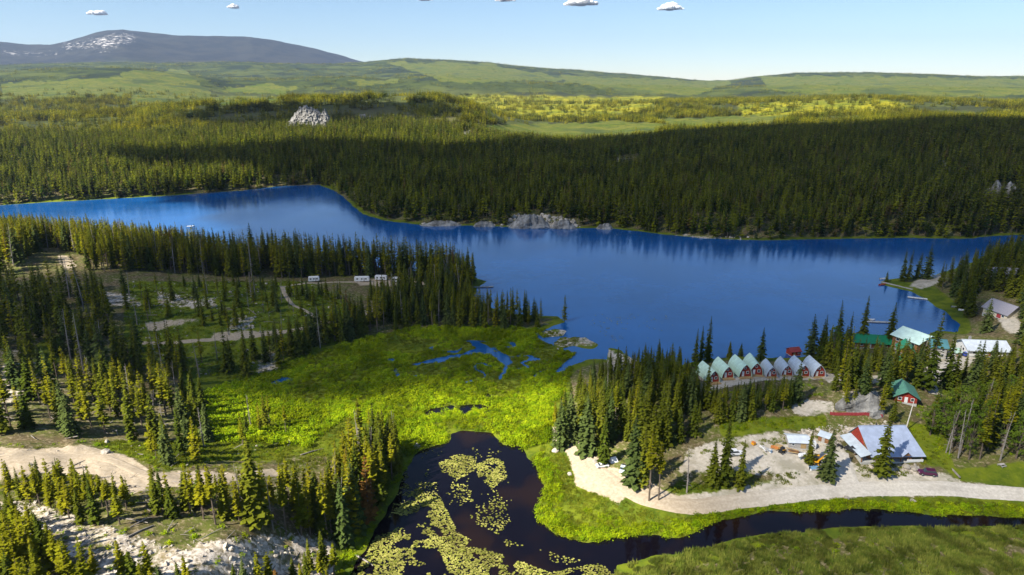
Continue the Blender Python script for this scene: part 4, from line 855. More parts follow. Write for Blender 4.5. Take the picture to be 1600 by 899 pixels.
# ------------------------------------------------------------------ trees on this side of the lake
# (where, photo polygon of the trunk bases, kind shares, trees per m2, spacing, height range, line the tops stay under)
ZONES = [
 ('among the sunlit trees on the sandy knoll above the lake', [(-120,352),(0,378),(0,430),(80,385),(130,400),(140,425),(240,425),(400,436),(420,412),(300,398),(150,382),(0,368)], dict(spruce=.3,pine=.6,dead=.05), .045, 2.4, (13,22), [(-100,330),(0,335),(30,328),(110,335),(250,342),(320,350),(420,356)]),
 ('in the shaded shoreline row between the upper track and lake', [(400,405),(500,415),(600,424),(700,432),(742,440),(735,470),(690,462),(660,440),(560,432),(440,436)], dict(spruce=.35,pine=.6,dead=.05), .05, 2.6, (16,25), [(380,356),(500,360),(560,364),(640,354),(690,366),(750,390)]),
 ('in the dark spruce stand below the rocky clearing', [(-120,440),(0,440),(70,440),(150,450),(185,520),(240,560),(380,560),(395,592),(300,606),(180,606),(60,560),(0,545),(-120,545)], dict(spruce=.75,pine=.15,dead=.10), .0175, 3.0, (13,24), [(-100,420),(60,410),(130,385),(200,470),(300,500),(400,510)]),
 ('scattered over the rocky clearing above the mid gravel road', [(190,455),(330,440),(480,448),(560,470),(560,495),(450,515),(300,520),(200,510)], dict(spruce=.7,pine=.2,dead=.10), .013, 3.5, (6,15), [(150,410),(300,420),(560,425)]),
 ('in the dark wood on the peninsula between track and marsh', [(575,455),(650,448),(730,465),(742,482),(780,492),(845,497),(850,510),(780,516),(730,514),(640,512),(590,522),(520,540),(430,575),(395,560),(450,528),(530,512),(590,490)], dict(spruce=.72,pine=.2,dead=.08), .034, 2.7, (10,20), [(400,490),(480,480),(560,445),(650,405),(720,410),(760,450),(850,455)]),
 ('in the partly sunlit wood above the dirt track', [(-120,560),(50,570),(180,612),(300,610),(330,640),(300,690),(220,690),(140,685),(0,692),(-120,690)], dict(spruce=.45,pine=.45,dead=.10), .0178, 2.8, (9,20), [(-100,480),(100,520),(200,540),(330,560)]),
 ('along the grassy edge between dirt track and marsh', [(210,690),(300,690),(420,660),(470,680),(440,712),(330,716),(260,732)], dict(spruce=.35,pine=.45,dead=.12), .016, 3.0, (8,17), [(200,600),(330,610),(470,600)]),
 ('in the sunlit row below the dirt track', [(225,785),(340,780),(420,780),(480,785),(520,800),(525,845),(470,842),(410,828),(330,822),(235,815)], dict(spruce=.25,pine=.72,dead=.03), .05, 2.3, (10,17), [(200,715),(300,720),(420,705),(520,680)]),
 ('in the tall sunlit clump beside the lily pond', [(520,790),(545,745),(570,700),(622,705),(628,735),(600,790),(570,830),(540,850),(500,850)], dict(spruce=.5,pine=.38,dead=.08), .070, 1.9, (14,22), [(480,670),(530,640),(560,622),(610,632),(640,670)]),
 ('in the yellow-green thicket at the foot of the pale rocks', [(-120,800),(0,815),(60,850),(100,885),(150,930),(60,990),(-120,990)], dict(spruce=.3,pine=.7), .06, 2.2, (8,14), [(-100,750),(0,750),(100,780)]),
 ('in the young pines below the pale rock slope', [(120,915),(240,895),(300,915),(420,905),(540,880),(520,990),(120,990)], dict(spruce=.4,pine=.6), .028, 2.5, (6,11), [(100,800),(300,830),(540,800)]),
 ('in the young sunlit pines on the slope beside the dirt track', [(10,745),(130,755),(205,785),(205,820),(150,838),(100,806),(10,780)], dict(spruce=.2,pine=.8), .045, 2.3, (7,13), [(0,700),(200,725)]),
 ('in the sunlit wood on the rise between marsh and camp track', [(858,692),(882,692),(925,710),(965,690),(1010,710),(1050,700),(1040,660),(985,625),(920,610),(890,628)], dict(spruce=.88,pine=.12), .028, 3.1, (12,21), [(850,610),(900,580),(1000,590),(1060,600)]),
 ('in the shaded wood between marsh inlet and cabins', [(900,610),(930,590),(960,575),(1050,575),(1085,580),(1100,602),(1110,625),(1095,655),(1045,660),(985,625)], dict(spruce=.9,pine=.05,dead=.05), .034, 2.9, (10,19), [(880,575),(960,545),(1020,530),(1060,540),(1085,575),(1120,600)]),
 ('in the row of firs below the arched cabins', [(1100,626),(1160,614),(1225,606),(1245,614),(1240,642),(1180,652),(1110,664)], dict(spruce=.6,pine=.38,dead=.02), .07, 2.3, (9,16), [(1090,600),(1130,594),(1200,588),(1230,583),(1250,586)]),
 ('in the dark firs around the lodge', [(1240,552),(1320,545),(1330,560),(1400,565),(1448,570),(1448,600),(1400,606),(1375,640),(1312,640),(1300,600),(1285,568)], dict(spruce=.8,pine=.18,leaf=.02), .032, 3.0, (10,19), [(1230,505),(1290,485),(1340,520),(1380,530),(1420,530),(1450,520)]),
 ('in the tall wood behind the lawn', [(1445,650),(1480,640),(1640,610),(1720,620),(1720,725),(1600,722),(1500,718),(1450,700)], dict(spruce=.36,pine=.14,leaf=.42,dead=.05), .04, 2.7, (12,23), [(1430,590),(1500,590),(1600,570),(1720,560)]),
 ('in the dark spruces around the shore houses', [(1455,440),(1490,438),(1560,400),(1640,370),(1720,380),(1720,600),(1595,590),(1595,530),(1585,470),(1545,455),(1520,460),(1515,500),(1490,470)], dict(spruce=.9,pine=.1), .020, 3.2, (12,21), [(1440,400),(1540,375),(1640,345),(1720,345)]),
 ('between the parking lot and the dark wood', [(1500,575),(1600,560),(1640,600),(1510,640),(1470,625)], dict(spruce=.85,pine=.15), .017, 3.2, (12,21), [(1470,545),(1520,530),(1640,520)]),
 ('in front of the grey rock face above the red fence', [(1306,640),(1380,640),(1380,650),(1306,648)], dict(spruce=.3,pine=.7), .06, 2.2, (9,15), [(1300,575),(1390,585)]),
 ('on the bare slope between wood and scrap yard', [(1040,690),(1090,655),(1120,650),(1105,672),(1060,700)], dict(spruce=1.0), .02, 3.2, (9,15), [(1030,620),(1120,610)]),
]
KN = dict(spruce='spruce', pine='pine', dead='dead tree', leaf='broadleaf tree')
trees = []                                                 # (kind, x, y, z, height, label, group)
def hmax(x, y, z, px, py, line):
    top = np.interp(px, [q[0] for q in line], [q[1] for q in line]); return max((py-top)/(pxm(x, y, z)*.93), 2.5)
# single trees that stand out, by base pixel and top row
SINGLE = [('spruce',1375,743,640,'tall spruce standing in front of the long slate-roofed house'), ('spruce',1291,748,672,'ragged spruce on the gravel island beside the excavator'), ('spruce',1263,726,669,'slim spruce between workshop shed and excavator'),
 ('dead',1073,770,695,'nearly bare dark spruce on the grass strip beside the gravel road'), ('spruce',1113,758,685,'slim spruce paired with a taller one beside the white pickup'), ('spruce',1131,757,654,'taller of the two spruces beside the white pickup'), ('spruce',1155,764,685,'lone ragged spruce between white pickup and gravel road'),
 ('pine',1014,783,672,'tall bare-trunked spruce at the bend of the gravel road'), ('pine',1029,782,690,'second bare-trunked spruce at the bend of the gravel road'), ('spruce',990,757,650,'full spruce beside the pale blue pickup truck'), ('spruce',1003,760,660,'dense spruce just behind the bare-trunked pair'), ('spruce',875,700,624,'bluish spruce nearest the marsh edge above the creek mouth'),
 ('spruce',917,708,618,'full sunlit spruce above the sandy camp track'), ('spruce',892,690,612,'sunlit spruce with orange tip beside the bluish one'), ('spruce',943,726,640,'broad sunlit spruce beside the white car'), ('spruce',400,820,678,'biggest full spruce below the dirt track, orange-tipped'),
 ('pine',882,502,463,'lone pine on the tip of the marsh point'), ('spruce',396,410,354,'tall bluish spruce rising over the lakeshore row'), ('spruce',1189,565,514,'tall spruce between the mint and blue-grey cabins'), ('spruce',1140,560,534,'small spruce on the lake side behind the mint cabins'), ('spruce',1157,556,536,'thin small spruce behind the tallest mint cabin'),
 ('spruce',1105,566,497,'tallest of the three spruces at the aspen end of the cabins'), ('spruce',1095,570,512,'middle spruce of three at the aspen end of the cabins'), ('spruce',1085,574,516,'dark spruce of three leaning towards the marsh'), ('leaf',1083,606,567,'bright green aspen at the end of the cabin row'), ('leaf',1310,572,533,'bright green aspen in front of the green-roofed lodge wing'),
 ('spruce',1268,557,494,'tall dark spruce at the lodge end of the cabin row'), ('spruce',1310,545,474,'tallest spruce on the shore beside the lodge wing'), ('spruce',1324,545,490,'spruce beside the tallest one on the lodge shore'), ('spruce',1346,540,466,'slender tall spruce behind the green lodge wing'), ('spruce',1388,540,476,'spruce in front of the pale mint lodge roof'), ('spruce',1286,552,495,'dark spruce next to the tall one at the cabin row'),
 ('spruce',1447,612,480,'very tall spruce beside the lodge lane'), ('spruce',1476,608,520,'broad dark spruce between gravel lane and parking lot'), ('spruce',1432,606,545,'dark bushy spruce beside the gravel lane'), ('spruce',1456,670,612,'full spruce beside the small green-roofed cabin'), ('spruce',1395,660,618,'young fir beside the red fence and green-roofed cabin'), ('spruce',1242,628,566,'slim dark spruce in front of the blue-grey cabins'), ('spruce',1104,640,572,'slim spruce in front of the first mint cabin'),
 ('spruce',1410,440,392,'spruce on the neck of the point, nearest the boardwalk'), ('spruce',1418,440,394,'second spruce on the neck of the point'), ('spruce',1432,436,396,'third spruce on the neck of the point'), ('spruce',1448,436,386,'tallest spruce on the neck of the point'), ('spruce',1385,441,424,'small lone spruce on the tip of the boardwalk point'), ('spruce',1540,520,468,'tall spruce in front of the cream house'), ('dead',1497,425,400,'reddish dying spruce behind the neck of the point'), ('spruce',1502,437,402,'spruce beside the dying one on the point'),
 ('spruce',1228,582,565,'small conifer in front of the half-hidden blue-grey cabin'), ('dead',1497,716,640,'bare grey dead spruce at the edge of the wood behind the lawn'), ('dead',1478,708,640,'thin grey snag at the edge of the wood behind the lawn'), ('dead',1483,712,650,'leaning grey snag among the pair behind the lawn')]
rz = random.Random(11)
for kd, px, py, top, lab in SINGLE:
    g = G(px, py); h = (py-top)/(pxm(*g)*.93)*1.03; trees.append((kd, *g, min(max(h, 3), 30), lab, None))
ex = [(t[1], t[2], 2.2) for t in trees]+FOOT
for zi, (where, poly, mixd, dens, mind, (h0, h1), line) in enumerate(ZONES):
    P = spread(poly, dens*(1.7 if dens < .018 else 4.0), 8, mind, seed=900+zi)
    px, py = project(P[:,0], P[:,1], P[:,2])
    bad = cover(px, py, DIRT, 2)
    kinds = list(mixd); pr = [mixd[k] for k in kinds]
    for (x, y, z), qx, qy, b in zip(P, px, py, bad):
        if b or any((x-a)**2+(y-c)**2 < r*r for a, c, r in ex): continue
        kd = rz.choices(kinds, pr)[0]; h = min(h0+(h1-h0)*rz.betavariate(2.2, 1.6), hmax(x, y, z, qx, qy, line)*rz.uniform(.66, 1.06))
        if h < 2.2: continue
        if kd == 'leaf': h *= .8
        trees.append((kd, x, y, z, h, '%s %s %s' % ('tall' if h > h0+.68*(h1-h0) else 'short' if h < h0+.38*(h1-h0) else 'middle-sized', {'spruce':'spruce','pine':'lodgepole pine','dead':'dead conifer','leaf':'broadleaf tree'}[kd], where), '%ss %s' % (KN[kd], where)))
PRO = dict(spruce=SPR, pine=PIN, dead=DEAD, leaf=LEAF); NAME = dict(spruce='spruce_tree', pine='pine_tree', dead='dead_tree', leaf='broadleaf_tree')
rest = []; made = {}
def psize(t):
    px, py = project(np.array(t[1]), np.array(t[2]), np.array(t[3]))
    return t[4]*pxm(t[1], t[2], t[3]) + (1e6 if t[6] is None else 0) - (0 if -25 < px < 1625 and py-t[4]*pxm(t[1],t[2],t[3]) < 905 else 1e5)
for t in sorted(trees, key=psize, reverse=True):
    kd, x, y, z, h, lab, grp = t
    if made.get(kd, 0) >= 295 or psize(t) < 0: rest.append(t); continue
    made[kd] = made.get(kd, 0)+1; k = rz.randrange(len(PRO[kd]))
    if 'blu' in lab: k = 3
    if 'bare-trunked' in lab: k = 4
    s = h/(20 if kd != 'dead' else 18); wx = s*rz.uniform(.85,1.2)*(1.1+.9*max(0, .85-s))
    if grp: lab = ('broad ' if wx > s*1.27 else 'slim ' if wx < s*1.07 else '')+lab
    o = thing(NAME[kd], lab, 'tree', (x, y, z-.1), rz.uniform(0,6.28), grp, (wx, wx, s)); o.rotation_euler = (rz.gauss(0,.018), rz.gauss(0,.018), rz.uniform(0,6.28))
    tm, cm = PRO[kd][k]; link('trunk', tm, o); cr = link('bare_branches' if kd == 'dead' else 'crown', cm, o)
    if kd == 'dead': cr['kind'] = 'stuff'
for kd, coll in (('spruce', C_SPR), ('pine', C_PIN), ('dead', C_DEAD), ('leaf', C_LEAF)):
    rr = [t for t in rest if t[0] == kd]
    if not rr: continue
    A = np.array([t[1:5] for t in rr], float); s = A[:,3]/20
    scatter(NAME[kd]+'_stand', 'smaller %ss filling the woods on the near side of the lake' % KN[kd], 'trees', coll, A[:,:3]-(0,0,.1), rng.uniform(0,6.28,len(rr)), np.stack((s*1.1, s*1.1, s), -1), rng.integers(0, 99, len(rr)))
print('TREES', len(trees), made, len(rest))

# ------------------------------------------------------------------ forests across the lake
def polar(n, d0, d1, seed):
    r = np.random.default_rng(seed); az = np.radians(r.uniform(-43, 43, n)); d = np.sqrt(r.uniform(d0*d0, d1*d1, n)); return d*np.sin(az), d*np.cos(az), r
BAREP = [[(464,180),(512,180),(512,204),(462,204)],[(562,180),(588,180),(588,194),(562,194)],[(720,206),(745,206),(745,216),(720,216)],[(800,336),(860,340),(900,344),(903,357),(797,357)],[(1535,296),(1590,292),(1590,316),(1540,316)],[(955,248),(1000,244),(1000,262),(950,264)]]+[[(740,196),(980,190),(1060,196),(1020,212),(860,218),(760,214)], [(1000,186),(1180,182),(1260,178),(1180,196),(1080,200)]]
def forest(name, label, coll, n, d0, d1, seed, thin, hs, clear=None, clump_noise=.0):
    x, y, r = polar(n, d0, d1, seed); d = np.hypot(x, y); pxa = 800+FPX*x/(y*CP+105*SP)
    k = d > np.interp(pxa, MIDX, mid_d)*1.02; x, y, d = x[k], y[k], d[k]
    sd = water_sd(x, y); k = sd > 1.6; x, y, d, sd = x[k], y[k], d[k], sd[k]; z = zfun(x, y, sd); px, py = project(x, y, z)
    dn = fbm(x/140, y/140, 61, 4); k = r.random(len(x)) < thin(d, dn)
    k &= ~cover(px, py, BAREP, 6)
    if clear: k &= ~(cover(px, py, clear, 8) & (r.random(len(x)) < np.where(cover(px, py, clear[2:4], 8), .72, .93)))
    x, y, z, d = x[k], y[k], z[k], d[k]; n = len(x); s = r.uniform(*hs, n)*(1+.25*fbm(x/90, y/90, 65, 3))
    return scatter(name, label, 'forest', coll, np.stack((x, y, z-.2), -1), r.uniform(0,6.28,n), np.stack((s*r.uniform(.9,1.25,n), s*r.uniform(.9,1.25,n), s), -1), r.integers(0, 99, n)), n
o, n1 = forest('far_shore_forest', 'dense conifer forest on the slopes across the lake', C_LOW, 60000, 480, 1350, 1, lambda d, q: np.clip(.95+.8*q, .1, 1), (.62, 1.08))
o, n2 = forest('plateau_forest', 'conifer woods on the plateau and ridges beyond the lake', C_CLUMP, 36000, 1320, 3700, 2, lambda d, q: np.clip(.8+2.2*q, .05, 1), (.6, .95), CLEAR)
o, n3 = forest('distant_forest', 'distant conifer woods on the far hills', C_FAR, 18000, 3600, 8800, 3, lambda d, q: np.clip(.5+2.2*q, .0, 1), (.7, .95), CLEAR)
x, y, r = polar(9000, 500, 1250, 9); sd = water_sd(x, y); d = np.hypot(x, y); k = (sd > 4) & (fbm(x/70, y/70, 91, 3) > .38) & (d > np.interp(800+FPX*x/(y*CP+105*SP), MIDX, mid_d)*1.02) & (r.random(9000) < .35); x, y = x[k], y[k]; z = zfun(x, y)
scatter('far_shore_aspens', 'light green aspens scattered through the forest across the lake', 'forest', C_LEAF, np.stack((x,y,z),-1), r.uniform(0,6,len(x)), r.uniform(.5,.85,len(x)), r.integers(0,9,len(x)))
print('FOREST', n1, n2, n3, len(x))

# ------------------------------------------------------------------ ground cover
MARSH = [(280,650),(300,622),(400,582),(560,532),(640,512),(740,512),(850,515),(905,528),(890,590),(868,640),(862,690),(822,702),(785,692),(770,675),(704,670),(700,690),(640,718),(625,700),(600,670),(540,650),(480,700),(400,690),(300,690)]
P = spread(MARSH, .62, 1, seed=31, margin=.3); P = P[~cover(*project(P[:,0],P[:,1],P[:,2]), ROCK, 3)]; nz = fbm(P[:,0]/16, P[:,1]/16, 81, 4)
P = P[(nz > -.30)]; nz = nz[nz > -.42] if False else fbm(P[:,0]/16, P[:,1]/16, 81, 4); s = (.85+.95*nz+rng.uniform(-.25,.45,len(P))).clip(.35, 2.1)
scatter('marsh_willows', 'low green willow scrub covering the marsh between lake and creek', 'scrub', C_BUSH, P-(0,0,.05), rng.uniform(0,6.28,len(P)), np.stack((s*1.15,s*1.15,s*1.2),-1), rng.integers(0,99,len(P)))
EDGE = [(825,722),(850,705),(880,740),(900,790),(1000,818),(1060,812),(1130,800),(1300,783),(1640,790),(1640,820),(1400,800),(1130,822),(1060,842),(920,852),(850,838),(832,800)]
P2 = spread(EDGE, .9, 1, seed=33, margin=.2); sd = water_sd(P2[:,0], P2[:,1]); P2 = P2[(sd < 6) | (fbm(P2[:,0]/8, P2[:,1]/8, 83, 3) > .15)]
sz2 = np.where(water_sd(P2[:,0], P2[:,1]) < 4, 1.45, 1.0)
P3 = spread([(540,899),(570,860),(600,800),(640,725),(660,700),(640,715),(590,780),(545,850),(500,899)], .5, 2, seed=34, margin=.1); P2 = np.concatenate((P2, P3)); s = rng.uniform(.35,1.0,len(P2))
P4 = np.concatenate([spread([(1180,850),(1420,832),(1640,830),(1700,960),(1250,960)], .035, 1, seed=35, margin=.1)]+[spread(q, dn, 8, seed=36+i) for i, (q, dn) in enumerate(((GRASS[4],.035),(GRASS[3],.12),(GRASS[7],.08),(GRASS[10],.08),([(1100,600),(1300,590),(1300,660),(1110,690)],.05),([(-60,690),(230,690),(420,790),(520,900),(-60,900)],.05),([(1380,600),(1640,560),(1640,720),(1440,700)],.05)))]); P4 = P4[~cover(*project(P4[:,0],P4[:,1],P4[:,2]), DIRT, 3)]
ne = len(sz2); P2 = np.concatenate((P2, P4)); s = rng.uniform(.3,.95,len(P2)); s[:ne] *= sz2
scatter('bank_shrubs', 'bright green shrubs along the creek banks and open slopes', 'shrubs', C_BUSH, P2-(0,0,.05), rng.uniform(0,6.28,len(P2)), s, rng.integers(0,99,len(P2)))
P = np.concatenate([spread(q, 1.1, 3, seed=40+i, margin=.2) for i, q in enumerate((GRASS[0], GRASS[2], GRASS[10], [(860,690),(905,735),(960,770),(940,790),(860,780)], [(420,695),(560,640),(570,720),(440,745)]))]+[spread(q, .35, 10, seed=50+i) for i, q in enumerate((GRASS[4], GRASS[3], GRASS[7], [(0,700),(400,690),(430,740),(220,820),(0,800)]))])
P = P[~cover(*project(P[:,0],P[:,1],P[:,2]), DIRT, 3)]; PW = np.concatenate([spread(q, 1.2, 4, seed=58+i) for i, q in enumerate(([(1080,735),(1240,738),(1290,735),(1290,752),(1180,765),(1090,765)], [(1060,700),(1150,680),(1300,668),(1300,690),(1180,696),(1075,715)], [(1330,728),(1440,726),(1440,742),(1340,748)]))]); PW = PW[fbm(PW[:,0]/5, PW[:,1]/5, 93, 3) > .08]; P = np.concatenate((P, PW)); s = rng.uniform(.4,1.2,len(P))
scatter('bank_grass', 'tufted grass on the banks, verges and clearings', 'grass', C_GRASS, P, rng.uniform(0,6.28,len(P)), s, rng.integers(0,99,len(P)))
P = spread([(962,886),(1080,862),(1200,837),(1300,828),(1640,824),(1720,960),(960,960)], 3.0, 0, seed=60, allow_water=True, road=False); P[:,2] = np.maximum(P[:,2], 0); P = P[fbm(P[:,0]/2.4, P[:,1]/2.4, 88, 3) > -.22]; s = rng.uniform(.5,1.1,len(P))*(1+.5*fbm(P[:,0]/10, P[:,1]/10, 87, 3))
scatter('sedge_bed', 'pale green sedge bed on the near bank of the creek', 'sedge', C_TUFT, P, rng.uniform(0,6.28,len(P)), s, rng.integers(0,99,len(P)))
PT = spread(MARSH, .8, 1, seed=32, margin=.1); s = rng.uniform(.4,.9,len(PT))
scatter('marsh_sedge', 'grassy sedge growing between the marsh willows', 'sedge', C_GRASS, PT, rng.uniform(0,6.28,len(PT)), s*1.3, rng.integers(0,99,len(PT)))
LILY = [([(605,810),(650,770),(690,790),(715,840),(760,868),(860,905),(960,884),(990,960),(500,960),(560,890)], 6.5, -.2), ([(625,735),(655,735),(685,765),(690,795),(650,775),(612,800)], 1.8, -.05), ([(684,728),(715,718),(745,722),(742,745),(715,758),(690,745)], 5.5, -.42), ([(742,735),(770,722),(788,730),(792,755),(770,772),(748,755)], 5.5, -.42),
 ([(700,760),(735,768),(740,795),(712,790)], 1.6, -.1), ([(730,810),(765,790),(785,785),(798,825),(780,845),(745,830)], 2.2, -.25), ([(785,850),(830,865),(905,885),(900,895),(850,885),(790,862)], 2.4, -.2), ([(640,700),(700,700),(790,712),(800,800),(700,800)], .35, .1), ([(900,500),(1040,490),(1060,530),(960,540)], .25, .12)]
Q = []
for i, (poly, dn, th) in enumerate(LILY):
    p = spread(poly, dn, 0, seed=70+i, allow_water=True, road=False); sd = water_sd(p[:,0], p[:,1]); p = p[(sd < -.2) & (fbm(p[:,0]/5, p[:,1]/5, 95, 4) > th)]; p[:,2] = .01; Q.append(p)
Q = np.concatenate(Q); s = rng.uniform(.35,.8,len(Q))
scatter('lily_pads', 'yellow-green lily pads floating on the creek pond', 'lily pads', C_PAD, Q, rng.uniform(0,6.28,len(Q)), np.stack((s,s,s*1.4),-1), rng.integers(0,99,len(Q)))
P = np.concatenate([spread(ROCK[k], dn, 15, seed=100+k) for k, dn in ((0,.7),(1,.2),(2,.9),(3,.2),(4,.25),(5,2.2),(6,.4),(7,.35),(8,.25),(9,.25),(10,.15))]+[spread(q, .06, 15, seed=130+i) for i, q in enumerate((DIRT[0], GRASS[4], GRASS[10]))]); s = rng.gamma(1.5, .15, len(P)).clip(.08, 1.2)
PS = np.concatenate([spread(q, dn, 6, seed=160+i, margin=-.5, road=False) for i, (q, dn) in enumerate((([(798,338),(860,336),(905,346),(908,357),(795,357)],.16),([(655,349),(720,348),(720,355),(655,354)],.10),([(735,349),(790,348),(790,356),(735,355)],.10),([(1080,370),(1180,371),(1180,377),(1080,376)],.05),([(464,180),(512,180),(512,204),(462,204)],.012)))]); P = np.concatenate((P, PS)); s = np.concatenate((s, rng.gamma(2.0, .55, len(PS)).clip(.4, 3)))
scatter('rubble', 'pale broken rock strewn over slopes and banks', 'rubble', C_STONE, P, rng.uniform(0,6.28,(len(P),3)), s, rng.integers(0,99,len(P)))
P = np.concatenate([spread(q, dn, 15, seed=140+i) for i, (q, dn) in enumerate(((ROCK[0],.05),(DIRT[0],.02),(GRASS[4],.012),(GRASS[10],.02),([(640,505),(760,500),(850,505),(840,520),(640,520)],.06),([(-60,560),(300,610),(300,690),(-60,690)],.04),([(200,760),(520,800),(520,860),(200,840)],.06)))]); rt = rng.normal(0,.12,(len(P),3)); rt[:,2] = rng.uniform(0,6.28,len(P))
scatter('deadfall_litter', 'grey fallen branches littering the slopes', 'deadfall', C_LOG, P, rt, rng.uniform(.4,1.3,len(P)), rng.integers(0,99,len(P)))
for i, (px, py, r, lab) in enumerate(((165,708,1.3,'white boulder beside the dirt track'), (1323,779,1.0,'pale boulder on the verge between road and creek'), (1427,785,1.1,'white flat boulder on the creek bank below the lawn'), (1430,733,1.5,'big pale boulder behind the purple car'), (1417,731,1.2,'smaller grey boulder beside the long house planting'), (868,706,1.4,'pale boulder on the marsh edge below the bluish spruce'), (300,660,1.0,'white boulder at the marsh edge'), (930,722,1.1,'pale boulder beside the camp track'), (650,700,1.8,'bleached rock at the pond shore below the sunlit clump'), (890,742,.9,'small pale boulder in the sunlit grass above the creek'))):
    g = G(px, py); tag(link('boulder', newmesh('boulder', *stone(700+i), [m_rock]), None, g+(0,0,r*.25), rz.uniform(0,6), r), lab, 'boulder')
for i, (a, b, lab) in enumerate((((110,735),(137,730),'grey log lying below the dirt track'), ((470,712),(505,702),'fallen log on the marsh edge beside the clump'), ((770,497),(745,518),'bleached fallen snag leaning over the marsh shore'), ((735,520),(705,505),'grey fallen trunk among the peninsula snags'), ((255,640),(285,632),'dark fallen log in the wood above the track'), ((555,868),(583,885),'pale log lying in the pond margin'), ((200,840),(240,822),'fallen trunk on the pale rock slope'))):
    p, q = G(*a), G(*b); c = (p+q)/2; v = (q-p)/2; tag(MB().tube([(-v[0],-v[1],-v[2]+.15),(0,0,.3),(v[0],v[1],v[2]+.2)], [.26,.22,.12], 7).build('fallen_log', m_dead, None, c), lab, 'log')

# ------------------------------------------------------------------ rock faces
def outcrop(label, px, py, wd, hh, dp, seed, mat=m_drock):
    g = G(px, py); rot = -math.atan2(g[0], g[1])*.7; nx, nz = max(int(wd/1.2), 12), max(int(hh/.9), 7); V = []; F = []
    u = np.linspace(-1, 1, nx); v = np.linspace(0, 1, nz); U, Vv = np.meshgrid(u, v, indexing='ij')
    prof = np.clip((1-np.abs(U)**2.2)*(.72+.4*fbm(U*3.5, U*0+seed*3.1, seed, 4)), .02, 1); Hh = np.maximum(hh*prof, .05)
    X = U*wd/2*(1+.1*fbm(U*2, Vv*2, seed, 3)); Zz = -2+Vv*(Hh+2); Y = -dp*.5*(1-Vv**1.4)*np.sqrt(prof.clip(.03))+dp*.5*(Vv**4)
    st = vnoise(X/wd*9+Vv*.6, Vv*3.2, seed+5); Y = Y-(np.floor(st*4)/4)*dp*.34+.10*dp*fbm(X/2.2, Zz/2.2, seed+9, 3); Zz = Zz+.08*hh*fbm(X/3, Zz/3, seed+3, 3)*Vv
    for i in range(nx):
        for j in range(nz): V.append((X[i,j], Y[i,j], Zz[i,j]))
    for i in range(nx): V.append((X[i,-1], dp*.9, -3))
    for i in range(nx-1):
        for j in range(nz-1): F.append((i*nz+j, (i+1)*nz+j, (i+1)*nz+j+1, i*nz+j+1))
        F.append((i*nz+nz-1, (i+1)*nz+nz-1, nx*nz+i+1, nx*nz+i))
    tag(link('rock_face', newmesh('rock_face', V, F, [mat]), None, g, rot), label, 'rock')
for a in (('pale grey rock bluff at the waterline of the far shore', 828, 356, 34, 15, 8, 1), ('lower rock ledge beside the far-shore bluff', 880, 357, 22, 8, 6, 2), ('long low rock ledge on the far shore towards the bay', 690, 353, 36, 5, 5, 3), ('narrow rock ledge between two far-shore ledges', 757, 354, 18, 6, 5, 4), ('rock ledge at the far shore below tall firs', 945, 358, 14, 6, 5, 5),
 ('tall pale cliff on the wooded ridge beyond the lake', 487, 202, 95, 48, 26, 6), ('smaller pale cliff beside the tall one on the ridge', 570, 192, 40, 22, 14, 7), ('rock knob at the end of the wooded ridge', 732, 212, 28, 12, 9, 8), ('grey rock face above the red fence behind pines', 1345, 641, 15, 8.5, 4, 9),
 ('grey bluff high on the dark forested slope', 975, 262, 36, 14, 9, 10), ('pale rock step in the dark forest', 1468, 268, 24, 13, 9, 11), ('large pale bluff in the dark forest above the point', 1565, 314, 36, 20, 10, 12)): outcrop(*a)

